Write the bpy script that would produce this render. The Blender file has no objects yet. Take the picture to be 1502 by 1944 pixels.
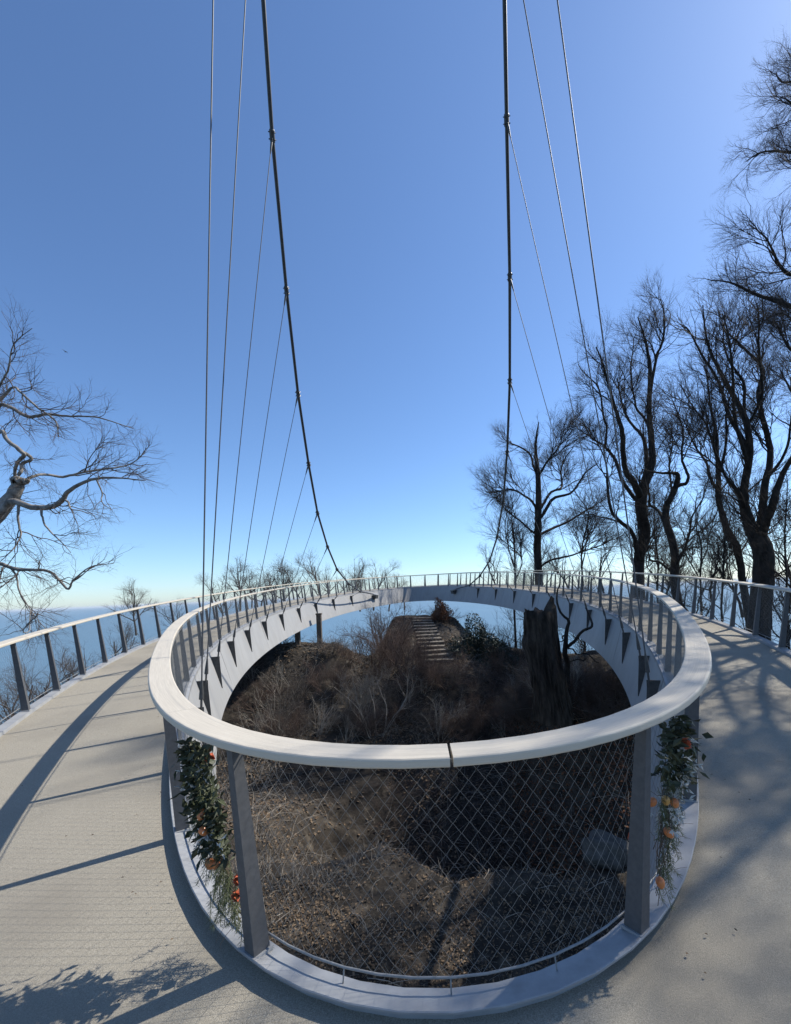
import bpy, math
import numpy as np
from mathutils import Matrix, Vector

# ------------------------------------------------------------------ camera, sky, sun, exposure
CAM_F, CAM_CX, CAM_CY = 841.29, 808.55, 1111.48      # focal length and principal point of the 1502 x 1944 frame
PITCH, ROLL, YAW, CAM_H = 0.016657, 0.042276, 0.007944, 1.98134
SUN_AZ, SUN_EL = math.radians(64.0), math.radians(46.0)
scene = bpy.context.scene
COL = scene.collection

cr, sr, cp, sp, cyw, syw = math.cos(ROLL), math.sin(ROLL), math.cos(PITCH), math.sin(PITCH), math.cos(YAW), math.sin(YAW)
_R0 = np.array([cyw, -syw, 0.]); _F0 = np.array([syw, cyw, 0.]); _Z = np.array([0, 0, 1.])
AX_F = cp*_F0 + sp*_Z; _U0 = -sp*_F0 + cp*_Z
AX_R = cr*_R0 - sr*_U0; AX_U = sr*_R0 + cr*_U0
CAM_POS = np.array([0, 0, CAM_H])
cam_data = bpy.data.cameras.new('camera')
cam = bpy.data.objects.new('camera', cam_data); COL.objects.link(cam)
cam_data.sensor_fit = 'VERTICAL'; cam_data.sensor_height = 36.0
cam_data.lens = CAM_F/1944*36.0
cam_data.shift_x = -(CAM_CX-751)/1944; cam_data.shift_y = (CAM_CY-972)/1944
cam_data.clip_start = 0.05; cam_data.clip_end = 200000
m = Matrix.Identity(4)
for i in range(3):
    m[i][0], m[i][1], m[i][2], m[i][3] = AX_R[i], AX_U[i], -AX_F[i], CAM_POS[i]
cam.matrix_world = m
scene.camera = cam

world = bpy.data.worlds.new('World'); scene.world = world; world.use_nodes = True
wn = world.node_tree; bg = wn.nodes['Background']
sky = wn.nodes.new('ShaderNodeTexSky'); sky.sky_type = 'NISHITA'; sky.sun_disc = False
sky.sun_elevation = SUN_EL; sky.sun_rotation = SUN_AZ
sky.altitude = 100; sky.air_density = 0.9; sky.dust_density = 0.38; sky.ozone_density = 6.0
wb = wn.nodes.new('ShaderNodeMixRGB'); wb.blend_type = 'MULTIPLY'; wb.inputs[0].default_value = 1.0; wb.inputs[2].default_value = (0.93, 1.0, 1.05, 1)   # camera white balance
wn.links.new(sky.outputs[0], wb.inputs[1]); wn.links.new(wb.outputs[0], bg.inputs[0]); bg.inputs[1].default_value = 0.142

sun_data = bpy.data.lights.new('sun', 'SUN'); sun = bpy.data.objects.new('sun', sun_data); COL.objects.link(sun)
sun_data.energy = 5.0; sun_data.angle = math.radians(0.53); sun_data.color = (1.0, 0.95, 0.86)
SUN = np.array([math.sin(SUN_AZ)*math.cos(SUN_EL), math.cos(SUN_AZ)*math.cos(SUN_EL), math.sin(SUN_EL)])
sun.rotation_euler = Vector(SUN).to_track_quat('Z', 'Y').to_euler()
sun.location = (20, 10, 40)

scene.view_settings.view_transform = 'Standard'; scene.view_settings.look = 'None'
scene.view_settings.exposure = 0.35; scene.view_settings.gamma = 1.0
scene.view_settings.use_curve_mapping = False

# ------------------------------------------------------------------ helpers
RNG = np.random.default_rng(7)

def ray(px, py):
    return AX_F + AX_R*(px-CAM_CX)/CAM_F - AX_U*(py-CAM_CY)/CAM_F
def at(px, py, Y):
    """point on the line of sight through a photo pixel, Y metres in front of the viewer"""
    d = ray(px, py); return CAM_POS + d*(Y/d[1])

def make_mesh(name, V, quads=None, tris=None, uv=None, smooth=False):
    me = bpy.data.meshes.new(name)
    V = np.asarray(V, np.float32).reshape(-1, 3)
    nq = 0 if quads is None else len(quads); nt = 0 if tris is None else len(tris)
    me.vertices.add(len(V)); me.vertices.foreach_set('co', V.ravel())
    loops = []
    if nq: loops.append(np.asarray(quads, np.int32).ravel())
    if nt: loops.append(np.asarray(tris, np.int32).ravel())
    loops = np.concatenate(loops)
    me.loops.add(len(loops)); me.loops.foreach_set('vertex_index', loops)
    me.polygons.add(nq+nt)
    st = np.concatenate([np.arange(nq)*4, nq*4+np.arange(nt)*3]).astype(np.int32)
    me.polygons.foreach_set('loop_start', st)
    me.polygons.foreach_set('use_smooth', np.full(nq+nt, bool(smooth)))
    if uv is not None:
        lay = me.uv_layers.new(name='UVMap')
        lay.data.foreach_set('uv', np.asarray(uv, np.float32)[loops].ravel())
    me.update(calc_edges=True)
    return me

def obj(name, me, mat=None, parent=None):
    o = bpy.data.objects.new(name, me); COL.objects.link(o)
    if mat is not None and (len(me.materials) == 0): me.materials.append(mat)
    if parent is not None: o.parent = parent
    return o
def thing(name, label, cat, loc=(0, 0, 0), group=None):
    """an Empty at the base of a thing; its parts are built in world coordinates and parented by into()"""
    o = bpy.data.objects.new(name, None); COL.objects.link(o); o.location = tuple(float(v) for v in loc)
    o.empty_display_size = 0.2
    o['label'] = label; o['category'] = cat
    if group: o['group'] = group
    return o
def tag(o, label=None, cat=None, group=None, kind=None):
    if label: o['label'] = label
    if cat: o['category'] = cat
    if group: o['group'] = group
    if kind: o['kind'] = kind
    return o
def part(name, V, quads, mat, parent, tris=None, uv=None, smooth=False, origin=None):
    """a part given in world coordinates; parent is a thing (unrotated Empty) or a part of one"""
    V = np.asarray(V, float).reshape(-1, 3)
    base = np.zeros(3); p = parent
    while p is not None:
        base = base + np.array(p.location); p = p.parent
    org = V.mean(0) if origin is None else np.asarray(origin, float)
    me = make_mesh(name, V-org, quads, tris, uv, smooth)
    o = obj(name, me, mat, parent); o.location = tuple(org-base)
    return o

def grid_quads(n, k, closed_k=True, closed_n=False):
    i = np.arange(n if closed_n else n-1); j = np.arange(k if closed_k else k-1)
    I, J = np.meshgrid(i, j, indexing='ij'); I2 = (I+1) % n; J2 = (J+1) % k
    return np.stack([I*k+J, I*k+J2, I2*k+J2, I2*k+J], -1).reshape(-1, 4)

def tubes(P, R, k=4):
    """P (n,m,3), R (n,m): n tubes swept along m points with k sides"""
    P = np.asarray(P, float); R = np.asarray(R, float); n, mm = P.shape[:2]
    T = np.gradient(P, axis=1); T /= np.linalg.norm(T, axis=2, keepdims=True)+1e-9
    ch = P[:, -1]-P[:, 0]; ch /= np.linalg.norm(ch, axis=1, keepdims=True)+1e-9
    ref = np.where(np.abs(ch[:, 2:3]) > 0.8, np.array([[1., 0.13, 0]]), np.array([[0, 0, 1.]]))
    u = np.cross(T, ref[:, None, :]); u /= np.linalg.norm(u, axis=2, keepdims=True)+1e-9
    v = np.cross(T, u)
    a = np.arange(k)*2*np.pi/k
    V = P[:, :, None, :] + R[:, :, None, None]*(np.cos(a)[None, None, :, None]*u[:, :, None, :] + np.sin(a)[None, None, :, None]*v[:, :, None, :])
    q = grid_quads(mm, k)[None]+(np.arange(n)*mm*k)[:, None, None]
    return V.reshape(-1, 3), q.reshape(-1, 4)

class Buf:
    def __init__(s): s.V = []; s.Q = []; s.T = []; s.n = 0
    def add(s, V, Q=None, T=None):
        V = np.asarray(V, float).reshape(-1, 3); s.V.append(V)
        if Q is not None and len(Q): s.Q.append(np.asarray(Q)+s.n)
        if T is not None and len(T): s.T.append(np.asarray(T)+s.n)
        s.n += len(V); return s
    def tube(s, P, r, k=8, caps=True):
        P = np.asarray(P, float); r = np.broadcast_to(np.asarray(r, float), (len(P),))
        V, q = tubes(P[None], r[None], k); n = len(P)
        s.add(V, q)
        if caps:
            for e, ring in ((0, 0), (1, (n-1)*k)):
                c = V[ring:ring+k].mean(0); vv = np.vstack([V[ring:ring+k], c])
                t = [((i+1) % k, i, k) if e == 0 else (i, (i+1) % k, k) for i in range(k)]
                s.add(vv, None, t)
        return s
    def hexa(s, b, t):
        """solid between two quads of four corners each"""
        s.add(np.vstack([b, t]), [(3, 2, 1, 0), (4, 5, 6, 7), (0, 1, 5, 4), (1, 2, 6, 5), (2, 3, 7, 6), (3, 0, 4, 7)]); return s
    def box(s, c, size, ax=None):
        ax = np.eye(3) if ax is None else np.asarray(ax, float); h = np.asarray(size, float)/2
        sg = np.array([(-1, -1), (1, -1), (1, 1), (-1, 1)])
        f = lambda z: np.array([np.asarray(c)+ax[0]*a*h[0]+ax[1]*b*h[1]+ax[2]*z*h[2] for a, b in sg])
        return s.hexa(f(-1), f(1))
    def part(s, name, mat, parent, **kw):
        return part(name, np.vstack(s.V), np.vstack(s.Q) if s.Q else None, mat, parent, tris=np.vstack(s.T) if s.T else None, **kw)

def blob(center, size, seed, nu=14, nv=9, rough=0.18, ax=None):
    """a lumpy closed stone-like body"""
    r = np.random.default_rng(seed); ph = r.uniform(0, 6.28, (6,)); fr = r.uniform(1.5, 4.5, (6, 3))
    th = np.linspace(0, np.pi, nv); al = np.arange(nu)*2*np.pi/nu
    TH, AL = np.meshgrid(th, al, indexing='ij')
    d = np.stack([np.sin(TH)*np.cos(AL), np.sin(TH)*np.sin(AL), np.cos(TH)], -1).reshape(-1, 3)
    f = 1+rough*np.mean(np.sin(d@fr.T*1.6+ph), axis=1)*1.6
    V = d*f[:, None]*np.asarray(size)
    if ax is not None: V = V@np.asarray(ax)
    return V+np.asarray(center), grid_quads(nv, nu)

# ------------------------------------------------------------------ materials (all procedural)
def new_mat(name):
    mt = bpy.data.materials.new(name); mt.use_nodes = True
    nt = mt.node_tree; return mt, nt, nt.nodes['Principled BSDF']
def noise_mat(name, c1, c2, scale=8, rough=0.7, detail=6, bump=0.0, bscale=None, coord='Object', stretch=(1, 1, 1), metallic=0.0, pos=(0.35, 0.65), spec=0.5, c3=None, c3scale=1.0, c3pos=(0.5, 0.7)):
    mt, nt, b = new_mat(name)
    tc = nt.nodes.new('ShaderNodeTexCoord'); mp = nt.nodes.new('ShaderNodeMapping'); mp.inputs['Scale'].default_value = stretch
    nt.links.new(tc.outputs[coord], mp.inputs[0])
    nz = nt.nodes.new('ShaderNodeTexNoise'); nz.inputs['Scale'].default_value = scale; nz.inputs['Detail'].default_value = detail; nz.inputs['Roughness'].default_value = 0.65
    nt.links.new(mp.outputs[0], nz.inputs['Vector'])
    rp = nt.nodes.new('ShaderNodeValToRGB'); rp.color_ramp.elements[0].position, rp.color_ramp.elements[1].position = pos
    rp.color_ramp.elements[0].color = (*c1, 1); rp.color_ramp.elements[1].color = (*c2, 1)
    nt.links.new(nz.outputs['Fac'], rp.inputs[0]); out = rp.outputs[0]
    if c3 is not None:
        n3 = nt.nodes.new('ShaderNodeTexNoise'); n3.inputs['Scale'].default_value = c3scale; n3.inputs['Detail'].default_value = 5
        nt.links.new(mp.outputs[0], n3.inputs['Vector'])
        r3 = nt.nodes.new('ShaderNodeValToRGB'); r3.color_ramp.elements[0].position, r3.color_ramp.elements[1].position = c3pos
        nt.links.new(n3.outputs['Fac'], r3.inputs[0])
        mx = nt.nodes.new('ShaderNodeMixRGB'); mx.inputs[2].default_value = (*c3, 1)
        nt.links.new(r3.outputs[0], mx.inputs[0]); nt.links.new(out, mx.inputs[1]); out = mx.outputs[0]
    nt.links.new(out, b.inputs['Base Color'])
    b.inputs['Roughness'].default_value = rough; b.inputs['Metallic'].default_value = metallic
    b.inputs['Specular IOR Level'].default_value = spec
    if bump:
        nb = nt.nodes.new('ShaderNodeTexNoise'); nb.inputs['Scale'].default_value = bscale or scale*3; nb.inputs['Detail'].default_value = 6
        nt.links.new(mp.outputs[0], nb.inputs['Vector'])
        bp = nt.nodes.new('ShaderNodeBump'); bp.inputs['Strength'].default_value = bump; bp.inputs['Distance'].default_value = 0.02
        nt.links.new(nb.outputs['Fac'], bp.inputs['Height']); nt.links.new(bp.outputs[0], b.inputs['Normal'])
    return mt
M = {}
M['rail'] = noise_mat('weathered_pale_wood', (0.43, 0.38, 0.30), (0.64, 0.58, 0.475), 6.0, 0.6, coord='UV', stretch=(0.55, 36, 1), bump=0.15, bscale=14, pos=(0.25, 0.75), c3=(0.36, 0.33, 0.28), c3scale=1.0, c3pos=(0.55, 0.9))
M['post'] = noise_mat('dark_grey_coated_steel', (0.075, 0.076, 0.079), (0.098, 0.099, 0.102), 30, 0.55, spec=0.35)
M['steel'] = noise_mat('light_grey_painted_steel', (0.285, 0.283, 0.278), (0.34, 0.336, 0.328), 1.3, 0.5, stretch=(1, 1, 0.12), c3=(0.27, 0.26, 0.24), c3scale=7.0, c3pos=(0.5, 0.85))
M['kerb'] = noise_mat('grey_painted_edge_steel', (0.24, 0.245, 0.25), (0.31, 0.315, 0.32), 6, 0.5, c3=(0.18, 0.175, 0.17), c3scale=5, c3pos=(0.6, 0.85))
M['bracket'] = noise_mat('bracket_steel', (0.04, 0.04, 0.04), (0.07, 0.07, 0.068), 12, 0.5)
M['cable'] = noise_mat('dark_locked_coil_cable', (0.035, 0.035, 0.037), (0.06, 0.06, 0.06), 40, 0.45)
M['hanger'] = noise_mat('galvanised_hanger_rope', (0.07, 0.07, 0.073), (0.12, 0.12, 0.123), 60, 0.55, metallic=0.2)
M['wire'] = noise_mat('stainless_mesh_wire', (0.21, 0.21, 0.205), (0.28, 0.28, 0.275), 40, 0.5, metallic=0.2)
M['under'] = noise_mat('deck_underside_steel', (0.35, 0.35, 0.35), (0.42, 0.42, 0.41), 2, 0.6)
def deck_material():
    mt = noise_mat('gritty_beige_deck_coating', (0.19, 0.17, 0.135), (0.475, 0.43, 0.345), 170, 0.85, detail=4, bump=0.5, bscale=420, c3=(0.235, 0.212, 0.172), c3scale=0.7, c3pos=(0.48, 0.78), pos=(0.3, 0.7), spec=0.25)
    return mt
M['deck'] = deck_material()
M['soil'] = noise_mat('dark_forest_soil', (0.014, 0.012, 0.010), (0.062, 0.052, 0.042), 2.2, 0.95, detail=10, bump=1.0, bscale=14, pos=(0.32, 0.68), c3=(0.10, 0.084, 0.064), c3scale=3.1, c3pos=(0.55, 0.75), spec=0.15)
M['litter'] = noise_mat('dead_beech_leaves', (0.045, 0.028, 0.018), (0.23, 0.165, 0.105), 14, 0.8, detail=3, pos=(0.35, 0.65), spec=0.2)
M['rust'] = noise_mat('russet_dead_leaves', (0.09, 0.035, 0.018), (0.22, 0.10, 0.05), 7, 0.8, detail=3, spec=0.2)
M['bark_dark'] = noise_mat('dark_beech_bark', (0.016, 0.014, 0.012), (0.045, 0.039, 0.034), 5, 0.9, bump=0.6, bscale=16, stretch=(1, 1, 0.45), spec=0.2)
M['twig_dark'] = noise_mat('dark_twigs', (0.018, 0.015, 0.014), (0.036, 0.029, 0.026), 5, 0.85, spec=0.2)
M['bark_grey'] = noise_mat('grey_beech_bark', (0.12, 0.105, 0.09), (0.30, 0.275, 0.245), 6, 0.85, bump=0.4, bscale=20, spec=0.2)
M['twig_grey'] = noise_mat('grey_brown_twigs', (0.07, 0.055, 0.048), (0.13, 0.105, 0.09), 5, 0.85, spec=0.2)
M['twig_far'] = noise_mat('far_brown_twigs', (0.075, 0.062, 0.052), (0.13, 0.11, 0.095), 5, 0.85, spec=0.2)
M['twig_red'] = noise_mat('red_brown_shrub_twigs', (0.06, 0.042, 0.034), (0.145, 0.10, 0.08), 4, 0.85, spec=0.2)
M['twig_pale'] = noise_mat('pale_sapling_bark', (0.19, 0.165, 0.135), (0.36, 0.32, 0.27), 6, 0.8, spec=0.2)
M['ivy'] = noise_mat('dark_ivy_leaves', (0.012, 0.018, 0.012), (0.035, 0.05, 0.03), 6, 0.5, spec=0.4)
M['stump'] = noise_mat('rotten_stump_bark', (0.014, 0.012, 0.010), (0.07, 0.056, 0.044), 5, 0.95, bump=1.0, bscale=11, stretch=(1, 1, 0.3), spec=0.15)
M['stone'] = noise_mat('grey_boulder', (0.04, 0.038, 0.035), (0.10, 0.095, 0.088), 5, 0.9, bump=0.7, bscale=20)
M['step'] = noise_mat('worn_timber_step', (0.13, 0.11, 0.085), (0.25, 0.215, 0.17), 6, 0.85, bump=0.4, bscale=25, stretch=(0.3, 1, 1))
M['wood'] = noise_mat('dark_old_timber', (0.06, 0.05, 0.04), (0.12, 0.10, 0.08), 8, 0.9, bump=0.4, bscale=25)
M['egg'] = noise_mat('orange_egg_shell', (0.52, 0.15, 0.045), (0.60, 0.21, 0.07), 12, 0.35)
M['egg_yellow'] = noise_mat('amber_egg_shell', (0.56, 0.27, 0.06), (0.62, 0.34, 0.10), 12, 0.35)
M['flower'] = noise_mat('red_orange_petal', (0.38, 0.06, 0.025), (0.48, 0.13, 0.055), 20, 0.5)
M['leaf_dark'] = noise_mat('glossy_dark_leaf', (0.016, 0.022, 0.010), (0.065, 0.075, 0.032), 9, 0.6)
M['fir'] = noise_mat('fir_needles', (0.05, 0.065, 0.022), (0.15, 0.16, 0.07), 9, 0.65)
M['pale_leaf'] = noise_mat('silvery_dried_foliage', (0.40, 0.40, 0.37), (0.62, 0.62, 0.58), 20, 0.6)
M['bird'] = noise_mat('dark_bird_plumage', (0.04, 0.045, 0.05), (0.09, 0.10, 0.10), 20, 0.7)
M['vine'] = noise_mat('dry_vine_stem', (0.07, 0.05, 0.035), (0.14, 0.10, 0.07), 20, 0.8)
def sea_material():
    mt, nt, b = new_mat('baltic_sea_water')
    tc = nt.nodes.new('ShaderNodeTexCoord'); n1 = nt.nodes.new('ShaderNodeTexNoise'); n1.inputs['Scale'].default_value = 0.06; n1.inputs['Detail'].default_value = 7
    nt.links.new(tc.outputs['Object'], n1.inputs['Vector'])
    bp = nt.nodes.new('ShaderNodeBump'); bp.inputs['Strength'].default_value = 0.9; bp.inputs['Distance'].default_value = 2.5
    nt.links.new(n1.outputs['Fac'], bp.inputs['Height']); nt.links.new(bp.outputs[0], b.inputs['Normal'])
    n2 = nt.nodes.new('ShaderNodeTexNoise'); n2.inputs['Scale'].default_value = 0.0022; n2.inputs['Detail'].default_value = 4
    nt.links.new(tc.outputs['Object'], n2.inputs['Vector'])
    rp = nt.nodes.new('ShaderNodeValToRGB'); rp.color_ramp.elements[0].color = (0.085, 0.16, 0.225, 1); rp.color_ramp.elements[1].color = (0.12, 0.21, 0.28, 1)
    nt.links.new(n2.outputs['Fac'], rp.inputs[0]); nt.links.new(rp.outputs[0], b.inputs['Base Color'])
    b.inputs['Roughness'].default_value = 0.38; b.inputs['IOR'].default_value = 1.33; b.inputs['Specular IOR Level'].default_value = 0.35
    return mt
M['sea'] = sea_material()

# ------------------------------------------------------------------ the ring: plan curve of the inner deck edge, deck height
HR = 1.2                                   # rail height above the deck
RAIL_W, LEAN, OLEAN = 0.177, 0.0806, 0.125
FAS_H, FAS_IN = 1.327, 0.378               # depth of the inner girder plate and how far its foot leans into the opening
def zdeck(x, y):
    t = np.asarray(y)/30.0
    return 0.011718*np.asarray(x)+0.052758*np.asarray(y)+0.545087*t*t-0.284265*t**3
_th = np.linspace(0, 2*np.pi, 2400, endpoint=False); _c, _s = np.cos(_th), np.sin(_th)
_x = 8.05485*(_c+0.272902*np.cos(3*_th)+0.0536547*np.cos(5*_th))*(1+0.143778*_s+0.655115*(_s*_s-.5)+0.140796*(_s**3-.7*_s))
_y = 21.638*(_s+0.05143*np.sin(3*_th))
_p = np.stack([_x, _y], 1); _t = np.roll(_p, -1, 0)-np.roll(_p, 1, 0); _n = np.stack([_t[:, 1], -_t[:, 0]], 1); _n /= np.linalg.norm(_n, axis=1)[:, None]
def _plan(off):
    q = _p+np.asarray(off).reshape(-1, 1)*_n; cf, sf = math.cos(0.012391), math.sin(0.012391)
    return np.stack([-0.17878+cf*q[:, 0]-sf*q[:, 1], 22.60462+sf*q[:, 0]+cf*q[:, 1]], 1)
class Curve:
    """closed plan curve with arc length s measured from the point nearest the viewer, positive to the right"""
    def __init__(s, pts):
        near = np.argmin(pts[:, 1]); pts = np.roll(pts, -near, 0)
        d = np.linalg.norm(np.roll(pts, -1, 0)-pts, axis=1); s.L = d.sum()
        t = np.roll(pts, -1, 0)-np.roll(pts, 1, 0); n = np.stack([t[:, 1], -t[:, 0]], 1); n /= np.linalg.norm(n, axis=1)[:, None]
        s.S = np.concatenate([[0], np.cumsum(d)]); s.P = np.vstack([pts, pts[:1]]); s.N = np.vstack([n, n[:1]])
    def pn(s, a):
        a = np.mod(np.asarray(a, float), s.L)
        p = np.stack([np.interp(a, s.S, s.P[:, i]) for i in (0, 1)], -1); n = np.stack([np.interp(a, s.S, s.N[:, i]) for i in (0, 1)], -1)
        return p, n/np.linalg.norm(n, axis=-1, keepdims=True)
    def pt(s, a, off=0.0, h=0.0):
        p, n = s.pn(a); q = p+n*np.asarray(off)[..., None] if np.ndim(off) else p+n*off
        z = zdeck(p[..., 0], p[..., 1])+h
        return np.concatenate([q, np.asarray(z)[..., None]], -1)
    def axes(s, a):
        _, n = s.pn(a); n3 = np.array([n[0], n[1], 0]); t3 = np.array([-n[1], n[0], 0]); return t3, n3
INNER = Curve(_plan(0.0))
OUTER = Curve(_plan(2.3212+0.13592*(_s+.7)))
def sweep(cv, sa, sec, closed=False):
    """sweep a closed section [(off, h), ...] along the arc positions sa; returns verts, quads, uv"""
    k = len(sec); V = np.stack([cv.pt(sa, o, h) for o, h in sec], 1)
    n = len(sa); q = grid_quads(n, k, True, closed)
    per = np.concatenate([[0], np.cumsum([math.dist(sec[i], sec[(i+1) % k]) for i in range(k-1)])])
    uv = np.stack(np.broadcast_arrays(np.asarray(sa)[:, None], per[None]), -1).reshape(-1, 2)
    V = V.reshape(-1, 3)
    if not closed:
        q = np.vstack([q, ]) ; caps = [list(range(k)), list(range((n-1)*k, n*k))]
        T = []
        for e, c in enumerate(caps):
            for i in range(1, k-1): T.append((c[0], c[i], c[i+1]) if e else (c[0], c[i+1], c[i]))
        return V, q, uv, np.array(T)
    return V, q, uv, None

# ------------------------------------------------------------------ terrain, sea
def sstep(a, b, x): t = np.clip((np.asarray(x)-a)/(b-a), 0, 1); return t*t*(3-2*t)
_nr = np.random.default_rng(3); _nf = _nr.normal(0, 1, (26, 2)); _nph = _nr.uniform(0, 6.28, 26)
def wob(x, y, f):
    x = np.asarray(x, float); y = np.asarray(y, float); r = 0
    for (a, b), ph in zip(_nf, _nph): r = r+np.sin((a*x+b*y)*f+ph)
    return r/len(_nf)**0.5
ST_A, ST_B = at(832, 1253, 25.5), at(800, 1173, 37.0)
def H(x, y):
    x, y = np.broadcast_arrays(np.asarray(x, float), np.asarray(y, float))
    yc = y+0.5*np.sin(x*0.9)+0.25*np.sin(x*2.3+1)
    mid = np.interp(yc, [-80, 9.9, 10.5, 11.3, 14.0, 16.5, 19, 20.5, 27, 37.5, 40, 43, 50, 90], [-4.2, -4.2, -4.7, -7.4, -7.3, -6.0, -4.9, -4.2, -2.6, -.35, -.3, -2, -14, -80])
    lef = np.interp(yc, [-80, 10, 12, 17, 21, 23.5, 26, 28, 31, 36, 45, 90], [-4.2, -4.2, -4.6, -5.0, -4.3, -3.0, -1.05, -.85, -2.5, -8, -25, -90])
    rig = np.interp(yc, [-80, 9.5, 11, 13, 15.5, 18, 21, 26, 36, 45, 90], [-4.2, -4.2, -5.0, -3.8, -1.7, -1.8, -2.5, -2.2, -3, -18, -90])
    wl = sstep(-2.5, -5.5, x); wr = sstep(2.5, 5.5, x)
    z = mid*(1-wl-wr)+lef*wl+rig*wr
    xl = np.interp(y, [-80, 6, 14, 30], [-60, -16, -11, -10]); xr = np.interp(y, [-80, 8, 18, 30], [60, 24, 12, 9.5])
    z = z-1.25*np.maximum(0, xl-x)-1.0*np.maximum(0, x-xr)
    d = ST_B-ST_A; f = np.clip(((x-ST_A[0])*d[0]+(y-ST_A[1])*d[1])/(d[0]**2+d[1]**2), -0.12, 1.12)
    q = np.hypot(x-ST_A[0]-f*d[0], y-ST_A[1]-f*d[1]); w = 1-sstep(1.2, 3.6, q); core = 1-sstep(0.8, 1.5, q)
    z = z*(1-w)+(ST_A[2]+f*d[2]-0.17+0.10*sstep(0.9, 1.6, q))*w
    z = z+(1-core)*0.16*wob(x, y, 0.55)+(1-core)*(0.07*wob(y, x, 1.7)+0.03*wob(x, -y, 5.0))
    return np.maximum(z, -116)
def build_ground():
    def axis(a, b, f0, f1, fine, coarse):
        return np.unique(np.round(np.concatenate([np.linspace(a, f0, coarse), np.arange(f0, f1, fine), np.linspace(f1, b, coarse)]), 3))
    gx = axis(-130, 130, -15, 15, 0.24, 26); gy = axis(-130, 130, 1, 44, 0.24, 26)
    X, Y = np.meshgrid(gx, gy, indexing='ij'); Z = H(X, Y)
    me = make_mesh('ground', np.stack([X, Y, Z], -1).reshape(-1, 3), grid_quads(len(gx), len(gy), False)[:, ::-1], smooth=True)
    tag(obj('ground', me, M['soil']), kind='structure')
build_ground()
def build_sea():
    r = np.array([1., 60, 200, 600, 2000, 8000, 30000, 90000]); a = np.arange(72)*2*np.pi/72
    V = np.stack([r[:, None]*np.cos(a), r[:, None]*np.sin(a), np.zeros((len(r), 72))], -1).reshape(-1, 3)
    me = make_mesh('sea', V, grid_quads(len(r), 72)); o = obj('sea', me, M['sea']); o.location = (0, 0, -112); tag(o, kind='structure')
build_sea()

# ------------------------------------------------------------------ the bridge: deck, girder, kerbs, cable brackets
NS = 420
SA = np.arange(NS)*INNER.L/NS
bridge = thing('skywalk_bridge', 'grey steel ring-shaped cliff walkway with beige gritty deck and open middle', 'bridge', (0, 22, -1))
def outer_edge(pin):
    """deck edge on the far side of each inner point; the land side runs back as the access deck"""
    p = pin.copy(); return p
def build_deck():
    # walking surface: strip from kerb to outer edge, split in rings of quads, stretched back to the land at the near end
    pin, n = INNER.pn(SA); fr = np.linspace(0, 1, 9)
    k = len(fr); V = []
    so = np.interp(SA, INNER.S, np.arange(len(INNER.S)))            # same index on the outer curve
    idx = np.round(so).astype(int) % (len(OUTER.P)-1)
    po = OUTER.P[idx]
    po = po - 0.02*n
    near = (np.abs(po[:, 0]) < 3.0) & (po[:, 1] < 3.0)
    po[near, 1] = -12.0
    a = pin+n*0.102
    for f in fr: V.append(np.concatenate([a*(1-f)+po*f, zdeck(a[:, :1]*(1-f)+po[:, :1]*f, np.maximum(a[:, 1:]*(1-f)+po[:, 1:]*f, -2))], 1))
    top = np.stack(V, 1)
    part('deck', top.reshape(-1, 3), grid_quads(NS, k, False, True)[:, ::-1], M['deck'], bridge)
    # underside from the girder foot to the outer fascia, outer fascia plate
    foot = INNER.pt(SA, -FAS_IN+0.02, -FAS_H); ob = np.concatenate([po+n*0.0, zdeck(po[:, :1], np.maximum(po[:, 1:], -2))-0.42], 1); ot = ob+[0, 0, 0.41]
    U = np.stack([foot, ob, ot], 1)
    part('underside', U.reshape(-1, 3), grid_quads(NS, 3, False, True), M['under'], bridge)
build_deck()
def build_girder():
    sec = [(0.0, 0.0), (-0.0, -0.03), (-FAS_IN, -FAS_H), (-FAS_IN+0.03, -FAS_H-0.012), (0.03, -0.02)]
    # plates of the girder, welded joint every few metres
    nseg = 14
    for i in range(nseg):
        sa = np.linspace(i*INNER.L/nseg+0.0015, (i+1)*INNER.L/nseg-0.0015, 26)
        V, q, uv, T = sweep(INNER, sa, sec); part('girder_plate', V, q, M['steel'], bridge, tris=T)
    V, q, uv, T = sweep(INNER, SA, [(0.004, 0.040), (0.146, 0.066), (0.150, 0.062), (0.149, 0.052), (0.105, 0.044), (0.105, -0.10), (0.004, -0.02)], True)
    part('inner_kerb', V, q, M['kerb'], bridge)
    for a, b in ((3.7, OUTER.L-3.7),):
        so = np.linspace(a, b, 380); V, q, uv, T = sweep(OUTER, so, [(-0.09, 0.0), (-0.085, 0.05), (0.05, 0.055), (0.055, 0.0), (0.05, -0.42), (0.02, -0.42), (0.0, -0.05)])
        part('outer_kerb', V, q, M['kerb'], bridge, tris=T)
build_girder()

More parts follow.
